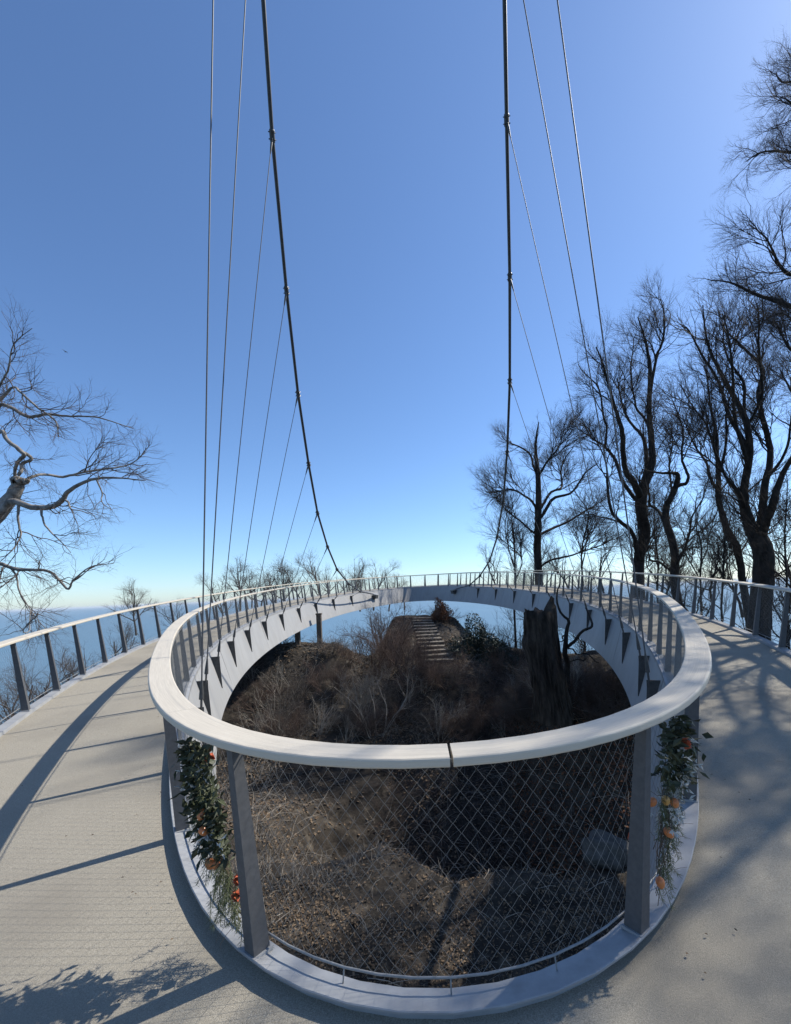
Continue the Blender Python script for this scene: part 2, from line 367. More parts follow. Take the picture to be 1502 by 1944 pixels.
# ------------------------------------------------------------------ railings
def build_railing(cv, name, label, posts, joints, base_off, lean, mesh_off, rail_mid, closed):
    root = thing(name, label, 'railing', cv.pt(0.0 if closed else posts[0], base_off, 0.05))
    # posts: tapered box leaning outwards
    for s in posts:
        b0 = cv.pt(s, base_off, 0.055); t0 = cv.pt(s, base_off+lean*(HR-0.06), HR-0.058); t3, n3 = cv.axes(s)
        f = lambda c, a, b: np.array([c-t3*a-n3*b, c+t3*a-n3*b, c+t3*a+n3*b, c-t3*a+n3*b])
        B = Buf(); B.hexa(f(b0, .042, .046), f(t0, .023, .028))
        po = B.part('post', M['post'], root, origin=b0)
        B = Buf(); B.hexa(f(b0-[0, 0, .003], .056, .058), f(b0+[0, 0, .012], .054, .056)); B.part('base_plate', M['kerb'], po, origin=b0)
    # handrail boards with joints between them
    w = RAIL_W/2; r = 0.011; th = 0.043
    sec = []
    for cx_, cz_, a0 in ((w-r, HR-r, 0), (-w+r, HR-r, 90), (-w+r, HR-th+r, 180), (w-r, HR-th+r, 270)):
        for a in (0, 30, 60, 90): sec.append((rail_mid+cx_+r*math.cos(math.radians(a0+a)), cz_+r*math.sin(math.radians(a0+a))))
    jj = list(zip(joints[:-1], joints[1:]))
    for (a, ga), (b, gb) in jj:
        if b-a < 0.05: continue
        n = max(4, int((b-a)/0.14)); sa = np.linspace(a+ga, b-gb, n)
        V, q, uv, T = sweep(cv, sa, sec); uv = uv+[RNG.uniform(0, 50), RNG.uniform(0, 3)]
        part('handrail', V, q, M['rail'], root, tris=T, uv=uv, smooth=False)
    # wire rope mesh, one panel per bay, with its upper and lower border cables
    bays = list(zip(posts, posts[1:]+([posts[0]+cv.L] if closed else [])))
    h0, h1 = 0.115, HR-0.075; cell, rows = 0.036, 21
    hz = np.linspace(h0, h1, rows+1)
    for a, b in bays:
        nn = max(3, int(round((b-a-0.03)/cell))); us = np.linspace(a+0.02, b-0.02, nn+1); du = us[1]-us[0]
        zig = (np.arange(rows+1) % 2)*2-1
        sg = np.where(np.arange(nn+1) % 2 == 0, 1, -1)
        uu = us[:, None]+du*0.47*zig[None]*sg[:, None]
        uu = np.clip(uu, a+0.012, b-0.012)
        hh = np.broadcast_to(hz, uu.shape)
        Pm = cv.pt(uu.ravel(), (mesh_off+lean*hh).ravel(), hh.ravel()).reshape(nn+1, rows+1, 3)
        rad = np.full(Pm.shape[:2], 0.001)
        V, q = tubes(Pm, rad, 3); part('mesh_panel', V, q, M['wire'], root, smooth=True)
        ss = np.linspace(a, b, 13)
        B = Buf(); B.tube(cv.pt(ss, mesh_off+lean*(h1+0.004), h1+0.004), 0.004, 6); B.part('upper_border_cable', M['wire'], root, smooth=True)
        B = Buf(); B.tube(cv.pt(ss, mesh_off+lean*(h0-0.004), h0-0.004), 0.006, 6)
        for q_ in (0.25, 0.5, 0.75):
            s_ = a+(b-a)*q_; B.tube(np.array([cv.pt(s_, mesh_off+lean*h0+0.015, 0.05), cv.pt(s_, mesh_off+lean*h0, h0)]), 0.004, 5)
        B.part('lower_border_cable', M['wire'], root, smooth=True)
    return root
ip = [1.0]+list(np.arange(2.52, INNER.L-2.45, (INNER.L-5.04)/61.0))
ip = ip+([INNER.L-2.52] if INNER.L-2.52-ip[-1] > 0.5 else [])+[INNER.L-1.0]
jn = [(0.03, 0.006), (1.62, 0.001), (3.7, 0.001)]+[(v, 0.001) for v in np.linspace(6.6, INNER.L-6.6, 28)]+[(INNER.L-3.7, 0.001), (INNER.L-1.62, 0.001), (INNER.L+0.03, 0.006)]
inner_rail = build_railing(INNER, 'inner_railing', 'closed oval railing with pale handrail and wire mesh round the opening', ip, jn, 0.088, LEAN, 0.022, 0.104+RAIL_W/2, True)
op = list(np.arange(4.75, OUTER.L-4.6, (OUTER.L-9.4)/69.0))
jo = [(v, 0.001) for v in np.linspace(4.5, OUTER.L-4.5, 36)]
outer_rail = build_railing(OUTER, 'outer_railing', 'long outer railing with pale handrail above the sea, open on the land side', op, jo, -0.02, OLEAN, 0.035, OLEAN*HR-0.045, False)

# ------------------------------------------------------------------ suspension: brackets, hangers, main cables
LB = [6.69, 8.76, 11.59, 14.30, 16.96, 19.72, 22.65, 25.81, 29.05, 32.36, 35.58]
LN = [(424, -1146), (482, -272), (517, 258), (544, 552), (566, 748), (586, 881), (603, 974), (622, 1038), (640, 1081), (661.7, 1108), (684, 1123)]
RB = [6.76, 8.73, 11.74, 14.49, 17.36, 20.21, 23.42, 26.75, 30.31, 33.70, 36.79]
RN = [(940, -880), (954, -225), (962, 228), (968, 526), (968, 724), (963, 859), (955, 953.6), (944, 1019.5), (929.6, 1064.6), (911.5, 1093), (891.4, 1111)]
ORD = ['first', 'second', 'third', 'fourth', 'fifth', 'sixth', 'seventh', 'eighth', 'ninth', 'tenth', 'eleventh']
def bracket(s):
    """triangular gusset plate between the leaning girder plate and a vertical free edge"""
    t3, n3 = INNER.axes(s); top, bot = -0.09, -0.93
    inn = lambda h: FAS_IN*(-h)/FAS_H
    lip = inn(top)+0.185
    p = lambda off, h, d: INNER.pt(s, -off, h)+t3*d
    f = lambda d: np.array([p(inn(top)-0.004, top, d), p(lip+0.02, top, d), p(lip+0.02, top-0.12, d), p(inn(bot)+0.014, bot, d), p(inn(bot)-0.004, bot-0.004, d)])
    a, b = f(-0.012), f(0.012); V = np.vstack([a, b])
    T = [(0, 1, 2), (0, 2, 3), (0, 3, 4), (5, 7, 6), (5, 8, 7), (5, 9, 8)]
    Q = [(i, i+5, (i+1) % 5+5, (i+1) % 5) for i in range(5)]
    B = Buf(); B.add(V, Q, T)
    c = p(lip-0.03, top-0.06, 0); B.tube(np.array([c-t3*0.03, c+t3*0.03]), 0.045, 10)
    B.part('cable_bracket', M['bracket'], bridge)
    return p(lip-0.02, top-0.05, 0)
nodesL, nodesR = [], []
def build_hangers():
    for side, sl, nl, sgn, store in (('left', LB, LN, -1, nodesL), ('right', RB, RN, 1, nodesR)):
        for i, (s, n) in enumerate(zip(sl, nl)):
            A = bracket(sgn*s); Nn = at(n[0], n[1], A[1]); store.append(Nn)
            d = Nn-A; L = np.linalg.norm(d); d /= L
            root = thing('hanger_cable', '%s thin steel hanger rope from the viewer on the %s side of the ring' % (ORD[i], side), 'cable', A, 'hanger ropes between main cables and ring')
            k = min(1.0, L/2.2)
            B = Buf(); B.tube(np.array([A+d*0.30*k, Nn-d*0.30*k]), 0.0125 if i < 2 else 0.011, 8); B.part('rope', M['hanger'], root, smooth=True)
            t3, n3 = INNER.axes(sgn*s)
            # fork socket at the bracket: two cheeks and a tapered barrel
            B = Buf()
            for e in (-1, 1): B.tube(np.array([A-d*0.05+t3*e*0.026, A+d*0.15*k+t3*e*0.022, A+d*0.24*k]), [0.017, 0.018, 0.016], 6)
            B.tube(np.array([A+d*0.18*k, A+d*0.26*k, A+d*0.46*k, A+d*0.50*k]), [0.038, 0.036, 0.019, 0.013], 10); B.part('fork_socket', M['bracket'], root, smooth=True)
            B = Buf(); B.tube(np.array([Nn-d*0.50*k, Nn-d*0.44*k, Nn-d*0.22*k, Nn-d*0.05*k]), [0.013, 0.020, 0.032, 0.028], 8); B.part('upper_socket', M['bracket'], root, smooth=True)
build_hangers()
def catmull(P, n):
    P = np.asarray(P, float); e = np.vstack([2*P[0]-P[1], P, 2*P[-1]-P[-2]]); out = []
    for i in range(len(P)-1):
        t = np.linspace(0, 1, n, endpoint=False)[:, None]; a, b, c, d = e[i:i+4]
        out.append(0.5*((2*b)+(c-a)*t+(2*a-5*b+4*c-d)*t*t+(3*b-a-3*c+d)*t**3))
    return np.vstack(out+[P[-1:]])
def build_main(side, nodes, anchor_s, sgn, label):
    A = INNER.pt(sgn*anchor_s, -0.40, -0.30)
    pts = [A]+nodes[::-1]
    top = nodes[0]+(nodes[0]-nodes[1])*2.2+np.array([0, -4., 6])
    pts = pts+[top]
    root = thing('main_cable', label, 'cable', A)
    B = Buf(); B.tube(np.array(pts), 0.052, 12); B.part('cable', M['cable'], root, smooth=True)
    for i, Nn in enumerate(pts[1:-1]):
        d = pts[i+2]-pts[i]; d = d/np.linalg.norm(d); sd = np.cross(d, [0, 1, 0]); sd /= np.linalg.norm(sd); o = np.cross(d, sd)
        B = Buf(); B.tube(np.array([Nn-d*0.13, Nn-d*0.11, Nn+d*0.11, Nn+d*0.13]), [0.06, 0.072, 0.072, 0.06], 10)
        B.box(Nn-np.array([0, 0, 0.07]), (0.03, 0.09, 0.10)); cl = B.part('cable_clamp', M['cable'], root)
        for e in (-0.07, 0.07):
            for g in (-1, 1): B = Buf(); B.tube(np.array([Nn+d*e+sd*g*0.075-o*0.06, Nn+d*e+sd*g*0.075+o*0.06]), 0.014, 6); B.part('clamp_bolt', M['cable'], cl)
    # end socket resting on a short stub of the girder
    d = (pts[1]-A)/np.linalg.norm(pts[1]-A)
    B = Buf(); B.tube(np.array([A+d*0.75, A+d*0.55, A-d*0.05, A-d*0.30, A-d*0.36]), [0.055, 0.08, 0.12, 0.12, 0.08], 12); B.part('end_socket', M['kerb'], root, smooth=True)
    # stub anchor on the girder
    t3, n3 = INNER.axes(sgn*anchor_s); c = INNER.pt(sgn*anchor_s, -0.16, -0.42)
    B = Buf(); B.hexa(np.array([c-t3*.18-n3*.30+[0, 0, -.22], c+t3*.18-n3*.30+[0, 0, -.22], c+t3*.18+n3*.08+[0, 0, -.22], c-t3*.18+n3*.08+[0, 0, -.22]]),
                      np.array([c-t3*.22-n3*.34+[0, 0, .10], c+t3*.22-n3*.34+[0, 0, .10], c+t3*.22+n3*.10+[0, 0, .10], c-t3*.22+n3*.10+[0, 0, .10]]))
    B.part('cable_anchor', M['bracket'], bridge)
build_main('left', nodesL, 39.3, -1, 'thick dark main suspension cable, left of the two, dipping to the far ring')
build_main('right', nodesR, 40.6, 1, 'thick dark main suspension cable, right of the two, dipping to the far ring')

# ------------------------------------------------------------------ bare trees
def resample(P, R, mm):
    P = np.asarray(P, float); d = np.concatenate([[0], np.cumsum(np.linalg.norm(np.diff(P, axis=0), axis=1))]); t = np.linspace(0, d[-1], mm)
    return np.stack([np.interp(t, d, P[:, i]) for i in range(3)], 1), np.interp(t, d, R)
def spawn(P, R, counts, tmin, ang, length, rad, mm, wig, up, rng, taper=0.3, shrink=0.55, flat=None, tmax=1.0):
    nb, pm = P.shape[:2]; idx = np.repeat(np.arange(nb), counts); n = len(idx)
    t = tmin+(tmax-tmin)*rng.random(n)**0.85; f = t*(pm-1); i = np.minimum(f.astype(int), pm-2); w = (f-i)[:, None]
    p = P[idx, i]*(1-w)+P[idx, i+1]*w; tg = P[idx, i+1]-P[idx, i]; tg /= np.linalg.norm(tg, axis=1, keepdims=True)+1e-9
    rr = R[idx, i]*(1-w[:, 0])+R[idx, i+1]*w[:, 0]
    pe = rng.normal(0, 1, (n, 3)); pe -= (pe*tg).sum(1, keepdims=True)*tg; pe /= np.linalg.norm(pe, axis=1, keepdims=True)+1e-9
    a = rng.uniform(ang[0], ang[1], n)[:, None]; d = np.cos(a)*tg+np.sin(a)*pe
    L = (length[idx] if np.ndim(length) else length)*(1-shrink*t)*rng.uniform(.55, 1.25, n)
    out = np.empty((n, mm, 3)); out[:, 0] = p
    for k in range(1, mm):
        d = d+rng.normal(0, wig, (n, 3)); d[:, 2] += up
        if flat is not None: d[:, 2] *= flat
        d /= np.linalg.norm(d, axis=1, keepdims=True)+1e-9
        p = p+d*(L/(mm-1))[:, None]; out[:, k] = p
    r0 = np.minimum(rr*0.72, rad*L)
    Rr = r0[:, None]*np.linspace(1, taper, mm)[None]
    return out, Rr, L
def grow(root, limbs, rng, twigm, limbm, spec, crown_name='crown', names=None):
    """limbs: list of (points, radii); spec: per level (density per metre or count, length m, angle range, wiggle, up, radius per metre)"""
    for j, (P, R) in enumerate(limbs):
        B = Buf(); B.tube(P, R, 9 if R.max() > 0.06 else 6); B.part('trunk' if j == 0 else 'limb', limbm, root, smooth=True)
    Ps, Rs, Ls = [], [], []
    for P, R in limbs:
        a, b = resample(P, R, 20); Ps.append(a); Rs.append(b); Ls.append(np.linalg.norm(np.diff(a, axis=0), axis=1).sum())
    P = np.array(Ps); R = np.array(Rs); L = np.array(Ls)
    t0 = np.array([0.45 if j == 0 else 0.18 for j in range(len(limbs))])
    buf = Buf()
    for lv, (dens, ln, ang, wig, up, rad, mm, sides) in enumerate(spec):
        c = np.maximum(1, rng.poisson(dens*L)) if lv == 0 else np.maximum(1, rng.poisson(dens*np.maximum(L, 0.3)))
        ln_a = ln*np.ones(len(L)) if lv == 0 else ln*np.clip(L/np.mean(L), .5, 1.6)
        P, R, L = spawn(P, R, c, 0.3 if lv == 0 else 0.15, ang, ln_a, rad, mm, wig, up, rng)
        V, q = tubes(P, R, sides); buf.add(V, q)
    o = buf.part(crown_name, twigm, root, smooth=True); o['kind'] = 'stuff'
    return root
def trace(pts, Y, rng, wob_d=0.5, n=5, wmin=1.0):
    """pixel trace [(x, y, width_px, dY), ...] -> smooth 3D path with real depth and thickness"""
    A = []; W = []
    for q in pts:
        if q[0] == 'at': A.append(np.array(q[1:4], float)); W.append(q[4]); continue
        dY = q[3] if len(q) > 3 else 0.0
        A.append(at(q[0], q[1], Y+dY)); W.append(max(wmin, q[2])/2/CAM_F*(Y+dY))
    P = catmull(A, n); R = np.interp(np.linspace(0, len(A)-1, len(P)), np.arange(len(A)), W)
    ph = rng.uniform(0, 6.28); t = np.linspace(0, 1, len(P)); P[:, 1] += wob_d*np.sin(t*5+ph)*t
    ax = rng.normal(0, 1, (3, 3)); k1 = rng.uniform(9, 15, 3)
    env = np.minimum(1, t*3)[:, None]*np.sin(t[:, None]*k1+rng.uniform(0, 6, 3))
    P += env@ax*np.clip(0.9*R.mean(), 0.01, 0.10)*0.8
    P += rng.normal(0, 0.012, P.shape)*np.minimum(1, R[:, None]*12)
    return P, R
def foot(P, R, depth=0.4, flare=1.5):
    """carry a trunk down to the terrain"""
    b = P[0]; z = float(H(b[0], b[1]))-depth
    if z > b[2]-0.2: z = b[2]-0.4
    k = max(2, int((b[2]-z)/0.8)); add = np.array([[b[0]+0.0, b[1], z+(b[2]-z)*i/k] for i in range(k)])
    r = R[0]*np.linspace(flare, 1.0, k, endpoint=False)
    return np.vstack([add, P]), np.concatenate([r, R])
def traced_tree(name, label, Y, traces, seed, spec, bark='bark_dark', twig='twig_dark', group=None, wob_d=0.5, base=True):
    rng = np.random.default_rng(seed); limbs = []
    for j, tr in enumerate(traces):
        P, R = trace(tr, Y, rng, wob_d if j else 0.15)
        if j == 0 and base: P, R = foot(P, R)
        if j:   # join the limb to the nearest wood already standing
            Q = np.vstack([a for a, _ in limbs]); dq = Q-P[0]; i = np.argmin((dq**2).sum(1)); u = np.linspace(1, 0, len(P))[:, None]**2
            P = P+dq[i]*u; R = np.minimum(R, np.concatenate([b for _, b in limbs])[i]*0.95)
        limbs.append((P, R))
    root = thing(name, label, 'tree', limbs[0][0][0], group)
    grow(root, limbs, rng, M[twig], M[bark], spec)
    return root
D2R = math.radians
#        dens/m, length, angle, wiggle, up, radius per metre of length, points, sides
SP_BIG = [(1.6, 3.6, (D2R(16), D2R(46)), 0.17, 0.07, 0.016, 9, 4), (2.6, 2.1, (D2R(18), D2R(46)), 0.14, 0.06, 0.012, 7, 3), (4.2, 1.15, (D2R(18), D2R(48)), 0.13, 0.05, 0.0095, 5, 3), (7.0, 0.58, (D2R(20), D2R(50)), 0.1, 0.03, 0.010, 3, 3)]
def scaled(spec, k, dk=1.0): return [(a*dk, b*k, c, d, e, f, g, h) for a, b, c, d, e, f, g, h in spec]
TR = 'bare dark trees beyond the right railing'
# T1: lone tree behind the far right of the ring
traced_tree('beech_tree', 'bare round-crowned tree directly behind the far right of the ring', 44, [
    [(1027, 1150, 17), (1023, 1090, 15), (1022, 1030, 14), (1021, 960, 12), (1020, 890, 9), (1018, 845, 5), (1022, 805, 2)],
    [(1024, 1012, 6), (1052, 1000, 5, 1), (1078, 992, 4, 2), (1112, 966, 3, 2), (1150, 950, 1.5, 3)],
    [(1024, 985, 7), (1048, 955, 6, -1), (1090, 925, 4, -2), (1135, 882, 2, -2)],
    [(1024, 965, 6), (1040, 940, 5, 1), (1065, 925, 4, 2), (1068, 895, 3, 3), (1085, 850, 1.5, 3)],
    [(1018, 978, 5), (1000, 945, 4, -1), (965, 930, 3, -2), (925, 935, 1.5, -3)],
    [(1018, 1010, 4), (985, 985, 3, 1), (955, 960, 2, 2), (930, 925, 1, 2)],
    [(1020, 905, 5), (1012, 880, 4, 1), (985, 850, 3, 2), (950, 825, 1.5, 3)],
    [(1022, 905, 6), (1035, 885, 4, -1), (1060, 850, 3, -2), (1070, 810, 1.5, -2)],
    [(1028, 1082, 4), (1055, 1062, 4, -1), (1100, 1052, 3, -2), (1140, 1035, 2, -2), (1150, 1010, 1, -2)],
], 11, scaled(SP_BIG, 1.15, 0.98), group=TR)
# T2: tall forked tree
traced_tree('beech_tree', 'tall forked bare tree, its crooked trunk rising behind the inner handrail', 28, [
    [(1212, 1130, 24), (1212, 1090, 21), (1216, 1050, 20), (1226, 1010, 20), (1217, 975, 21), (1214, 945, 22), (1224, 915, 17), (1240, 880, 13), (1239, 830, 11), (1232, 770, 9), (1229, 710, 8), (1222, 660, 5), (1208, 600, 2)],
    [(1212, 945, 15), (1200, 915, 12, -1), (1186, 880, 10, -1.5), (1183, 825, 9, -2), (1172, 780, 7, -2), (1150, 730, 5, -2), (1125, 670, 2, -3)],
    [(1222, 920, 11), (1226, 880, 9, 1), (1222, 840, 7, 2), (1205, 810, 5, 2), (1190, 770, 4, 2), (1178, 720, 2, 3)],
    [(1207, 955, 8), (1178, 915, 7, 1), (1165, 870, 6, 2), (1140, 845, 4, 2), (1118, 835, 3, 3), (1110, 790, 1.5, 3)],
    [(1205, 1070, 9), (1196, 1010, 8, -1), (1165, 975, 6, -2), (1155, 920, 5, -2), (1145, 880, 3, -3), (1110, 820, 1.5, -3)],
    [(1238, 760, 7), (1248, 690, 5, -1), (1255, 640, 4, -1), (1252, 570, 1.5, -1)],
    [(1240, 850, 6), (1230, 800, 5, 1), (1205, 770, 4, 2), (1195, 720, 3, 2), (1200, 640, 1.5, 3)],
    [(1182, 830, 6), (1165, 800, 5, 1), (1135, 745, 3, 2), (1100, 690, 1.5, 3)],
], 12, scaled(SP_BIG, 0.95, 1.0), group=TR)
# T3: twisting tree
traced_tree('beech_tree', 'short twisted bare tree with an s-shaped trunk right of the tall fork', 25, [
    [(1292, 1165, 17), (1280, 1110, 16), (1274, 1060, 15), (1272, 1010, 14), (1276, 965, 12), (1286, 938, 11), (1281, 915, 10), (1272, 898, 7), (1250, 892, 4), (1225, 890, 2)],
    [(1284, 925, 8), (1305, 915, 6, -.6), (1308, 890, 5, -1), (1298, 860, 4, -1.5), (1285, 820, 3, -2), (1270, 770, 1.5, -2)],
    [(1266, 998, 6), (1245, 965, 5, 1), (1234, 942, 4, 1), (1215, 900, 2, 2)],
    [(1280, 1080, 6), (1300, 1045, 5, -1), (1312, 1010, 4, -1.5), (1310, 980, 3, -2), (1330, 940, 2, -2), (1345, 900, 1, -2)],
    [(1270, 1085, 5), (1245, 1065, 4, .5), (1228, 1058, 2, 1)],
    [(1305, 1040, 4), (1330, 1015, 3, 1), (1352, 985, 2.5, 1), (1355, 940, 1.5, 2)],
    [(1276, 970, 5), (1280, 930, 4, 1), (1268, 870, 3, 2), (1275, 820, 1.5, 2)],
], 13, scaled(SP_BIG, 0.8, 1.0), group=TR)
# T4: slim leaning tree
traced_tree('beech_tree', 'slim bare tree leaning left just left of the stoutest trunk', 22, [
    [(1424, 1180, 14), (1410, 1110, 13), (1398, 1040, 12), (1378, 995, 12), (1368, 955, 10), (1370, 910, 9), (1366, 870, 8), (1360, 820, 6), (1345, 770, 4), (1335, 700, 2)],
    [(1366, 930, 6), (1345, 900, 5, 1), (1333, 870, 4, 1.5), (1320, 835, 3, 2), (1305, 780, 1.5, 2)],
    [(1368, 905, 6), (1380, 850, 5, -1), (1388, 800, 4, -1.5), (1392, 730, 2, -2)],
    [(1364, 860, 5), (1345, 820, 4, -1), (1320, 790, 3, -1.5), (1300, 720, 1.5, -2)],
    [(1400, 1050, 4), (1420, 1010, 3, 1), (1425, 960, 2, 1)],
], 14, scaled(SP_BIG, 0.9, 1.0), group=TR)
# T5: stoutest tree
traced_tree('beech_tree', 'stoutest bare tree on the right, many-stemmed above the outer railing', 18, [
    [(1440, 1230, 40), (1442, 1150, 38), (1442, 1080, 35), (1440, 1030, 34), (1432, 985, 20), (1424, 930, 15), (1421, 870, 13), (1410, 810, 11), (1395, 760, 9), (1375, 700, 7), (1352, 640, 4), (1335, 575, 2)],
    [(1446, 1030, 18), (1450, 970, 14, .6), (1449, 900, 12, 1), (1455, 840, 10, 1.4), (1448, 760, 8, 1.6), (1450, 700, 7, 1.8), (1430, 660, 5, 2), (1395, 610, 2, 2)],
    [(1452, 1030, 18), (1466, 985, 15, -.6), (1478, 940, 13, -1), (1490, 905, 10, -1.2), (1500, 850, 8, -1.4), (1495, 780, 5, -1.6), (1480, 700, 2, -2)],
    [(1428, 960, 9), (1405, 920, 7, -.6), (1385, 890, 5, -1), (1360, 850, 4, -1.4), (1335, 800, 2, -1.6)],
    [(1418, 860, 8), (1385, 790, 7, .6), (1360, 740, 5, 1), (1325, 680, 4, 1.2), (1300, 620, 2, 1.4)],
    [(1450, 830, 7), (1430, 790, 6, 1), (1410, 730, 5, 1.5), (1395, 680, 4, 1.8), (1385, 600, 2, 2)],
    [(1440, 880, 7), (1410, 800, 6, -.5), (1380, 690, 4, -1), (1365, 600, 2, -1)],
    [(1455, 790, 6), (1470, 730, 5, -.5), (1440, 650, 4, -1), (1420, 590, 2, -1)],
    [(1490, 900, 6), (1515, 840, 5), (1520, 760, 3), (1510, 690, 2)],
], 15, scaled(SP_BIG, 0.85, 1.1), group=TR)
# slender young stems between the trunks
rs = np.random.default_rng(40)
YL = ['bare sapling between the lone far tree and the tall fork', 'bare sapling just right of the twisted tree', 'bare sapling in front of the slim leaning tree', 'bare sapling at the right edge beside the stoutest tree', 'bare sapling left of the lone far tree', 'bare sapling behind the inner handrail, between tall fork and twisted tree']
for i, (x0, Y0, top) in enumerate([(1105, 40, 930), (1330, 21, 960), (1372, 17, 950), (1494, 15, 900), (978, 46, 945), (1248, 30, 930)]):
    l = [(x0+rs.uniform(-4, 4), 1150, 4), (x0, 1090, 3.5), (x0+rs.uniform(-8, 8), 1030, 3), (x0+rs.uniform(-12, 12), top+40, 2), (x0+rs.uniform(-16, 16), top, 1)]
    l2 = [(l[1][0], 1080, 2.5), (x0+rs.uniform(-30, 30), 1020, 2, 1), (x0+rs.uniform(-45, 45), top+30, 1, 2)]
    l3 = [(l[1][0], 1100, 2.5), (x0+rs.uniform(-30, 30), 1060, 2, -1), (x0+rs.uniform(-55, 55), top+70, 1, -2)]
    traced_tree('young_tree', YL[i], Y0, [l, l2, l3], 50+i, scaled(SP_BIG[:3], 0.8*Y0/30, 1.5*30/Y0), group='saplings along the right railing')
# T6: big tree right of the frame, its limbs reach over the right deck
traced_tree('beech_tree', 'nearest bare tree, its limbs reaching in from the upper right edge', 12.5, [
    [(1740, 1180, 46), (1735, 1000, 42), (1720, 800, 36), (1690, 600, 28), (1665, 420, 18), (1640, 250, 10), (1625, 120, 5)],
    [(1712, 740, 18), (1640, 660, 14, .5), (1570, 610, 11, .8), (1500, 572, 8, 1), (1450, 545, 6, 1.2), (1400, 520, 3, 1.4), (1345, 530, 1.5, 1.6)],
    [(1690, 600, 16), (1620, 560, 12, -.6), (1560, 520, 9, -1), (1505, 500, 6, -1.4), (1450, 465, 3, -1.6), (1400, 455, 1.5, -1.8)],
    [(1670, 450, 12), (1600, 380, 9, .6), (1540, 310, 7, 1), (1500, 285, 5, 1.2), (1465, 265, 3, 1.4), (1440, 285, 1.5, 1.5)],
    [(1660, 400, 11), (1600, 300, 9, -.5), (1540, 250, 6, -.8), (1500, 235, 4, -1), (1455, 218, 1.5, -1)],
    [(1640, 260, 8), (1580, 190, 6), (1530, 140, 4), (1490, 110, 1.5)],
    [(1705, 700, 14), (1630, 700, 10, 1), (1560, 680, 7, 1.6), (1490, 640, 4, 2), (1440, 640, 2, 2.4)],
    [(1680, 520, 12), (1640, 420, 9, 2.5), (1590, 330, 6, 4), (1560, 240, 3, 5)],
    [(1700, 640, 13), (1650, 520, 9, -2.5), (1600, 430, 6, -4), (1560, 330, 3, -5)],
    [(1690, 560, 12), (1780, 430, 9, -2), (1850, 330, 6, -3.5), (1900, 230, 3, -4)],
    [(1725, 840, 14), (1660, 780, 10, -2), (1620, 720, 7, -4), (1600, 650, 4, -5.5), (1590, 560, 2, -6.5)],
    [(1712, 760, 16), (1900, 600, 12, -3), (2150, 450, 9, -5), (2400, 330, 6, -6.5), (2700, 200, 3, -7.5)],
    [(1705, 700, 15), (1820, 480, 12, -3), (1980, 300, 9, -5), (2150, 100, 6, -6.5), (2350, -150, 3, -7.5)],
    [(1715, 780, 14), (1900, 740, 11, -3.5), (2200, 640, 8, -5.5), (2600, 560, 5, -7), (3000, 480, 2.5, -8)],
    [(1690, 580, 14), (1740, 330, 11, -2.5), (1800, 100, 8, -4.5), (1900, -150, 5, -6), (2000, -450, 2.5, -7)],
    [(1675, 480, 12), (1800, 300, 9, -2), (1950, 120, 6, -3), (2100, -100, 3, -4)],
    [(1720, 820, 13), (1860, 820, 10, -3), (2080, 800, 7, -5), (2380, 760, 4, -6.5), (2650, 760, 2, -7.2)],
    [(1722, 820, 13), ('at', 13.2, 9, 6.6, .08), ('at', 12.2, 6.5, 8.2, .06), ('at', 11.2, 4.6, 9.2, .035), ('at', 10.4, 3.2, 9.8, .012)],
    [(1715, 760, 13), ('at', 13.6, 8.6, 8.0, .08), ('at', 13.2, 5.5, 9.4, .06), ('at', 12.6, 3.2, 10.2, .035), ('at', 11.8, 1.2, 10.8, .012)],
    [(1700, 660, 12), ('at', 13.0, 9, 9.6, .07), ('at', 11.8, 6.5, 11.2, .05), ('at', 10.8, 4.4, 12.4, .03), ('at', 10.0, 2.6, 13.2, .012)],
    [(1690, 600, 12), ('at', 14.2, 8.4, 11.0, .07), ('at', 14.4, 5.4, 12.6, .05), ('at', 14.2, 3.0, 13.6, .03), ('at', 13.6, 1.0, 14.4, .012)],
    [(1725, 850, 12), ('at', 14.0, 9.4, 6.0, .07), ('at', 14.4, 6.2, 7.2, .05), ('at', 14.2, 3.6, 8.2, .03), ('at', 13.6, 1.6, 8.8, .012)],
    [(1710, 700, 12), ('at', 12.8, 9.6, 8.4, .07), ('at', 11.2, 7.8, 9.6, .05), ('at', 9.8, 6.4, 10.4, .03), ('at', 8.9, 5.4, 10.8, .012)],
], 16, scaled(SP_BIG, 0.46, 2.3), group=None)
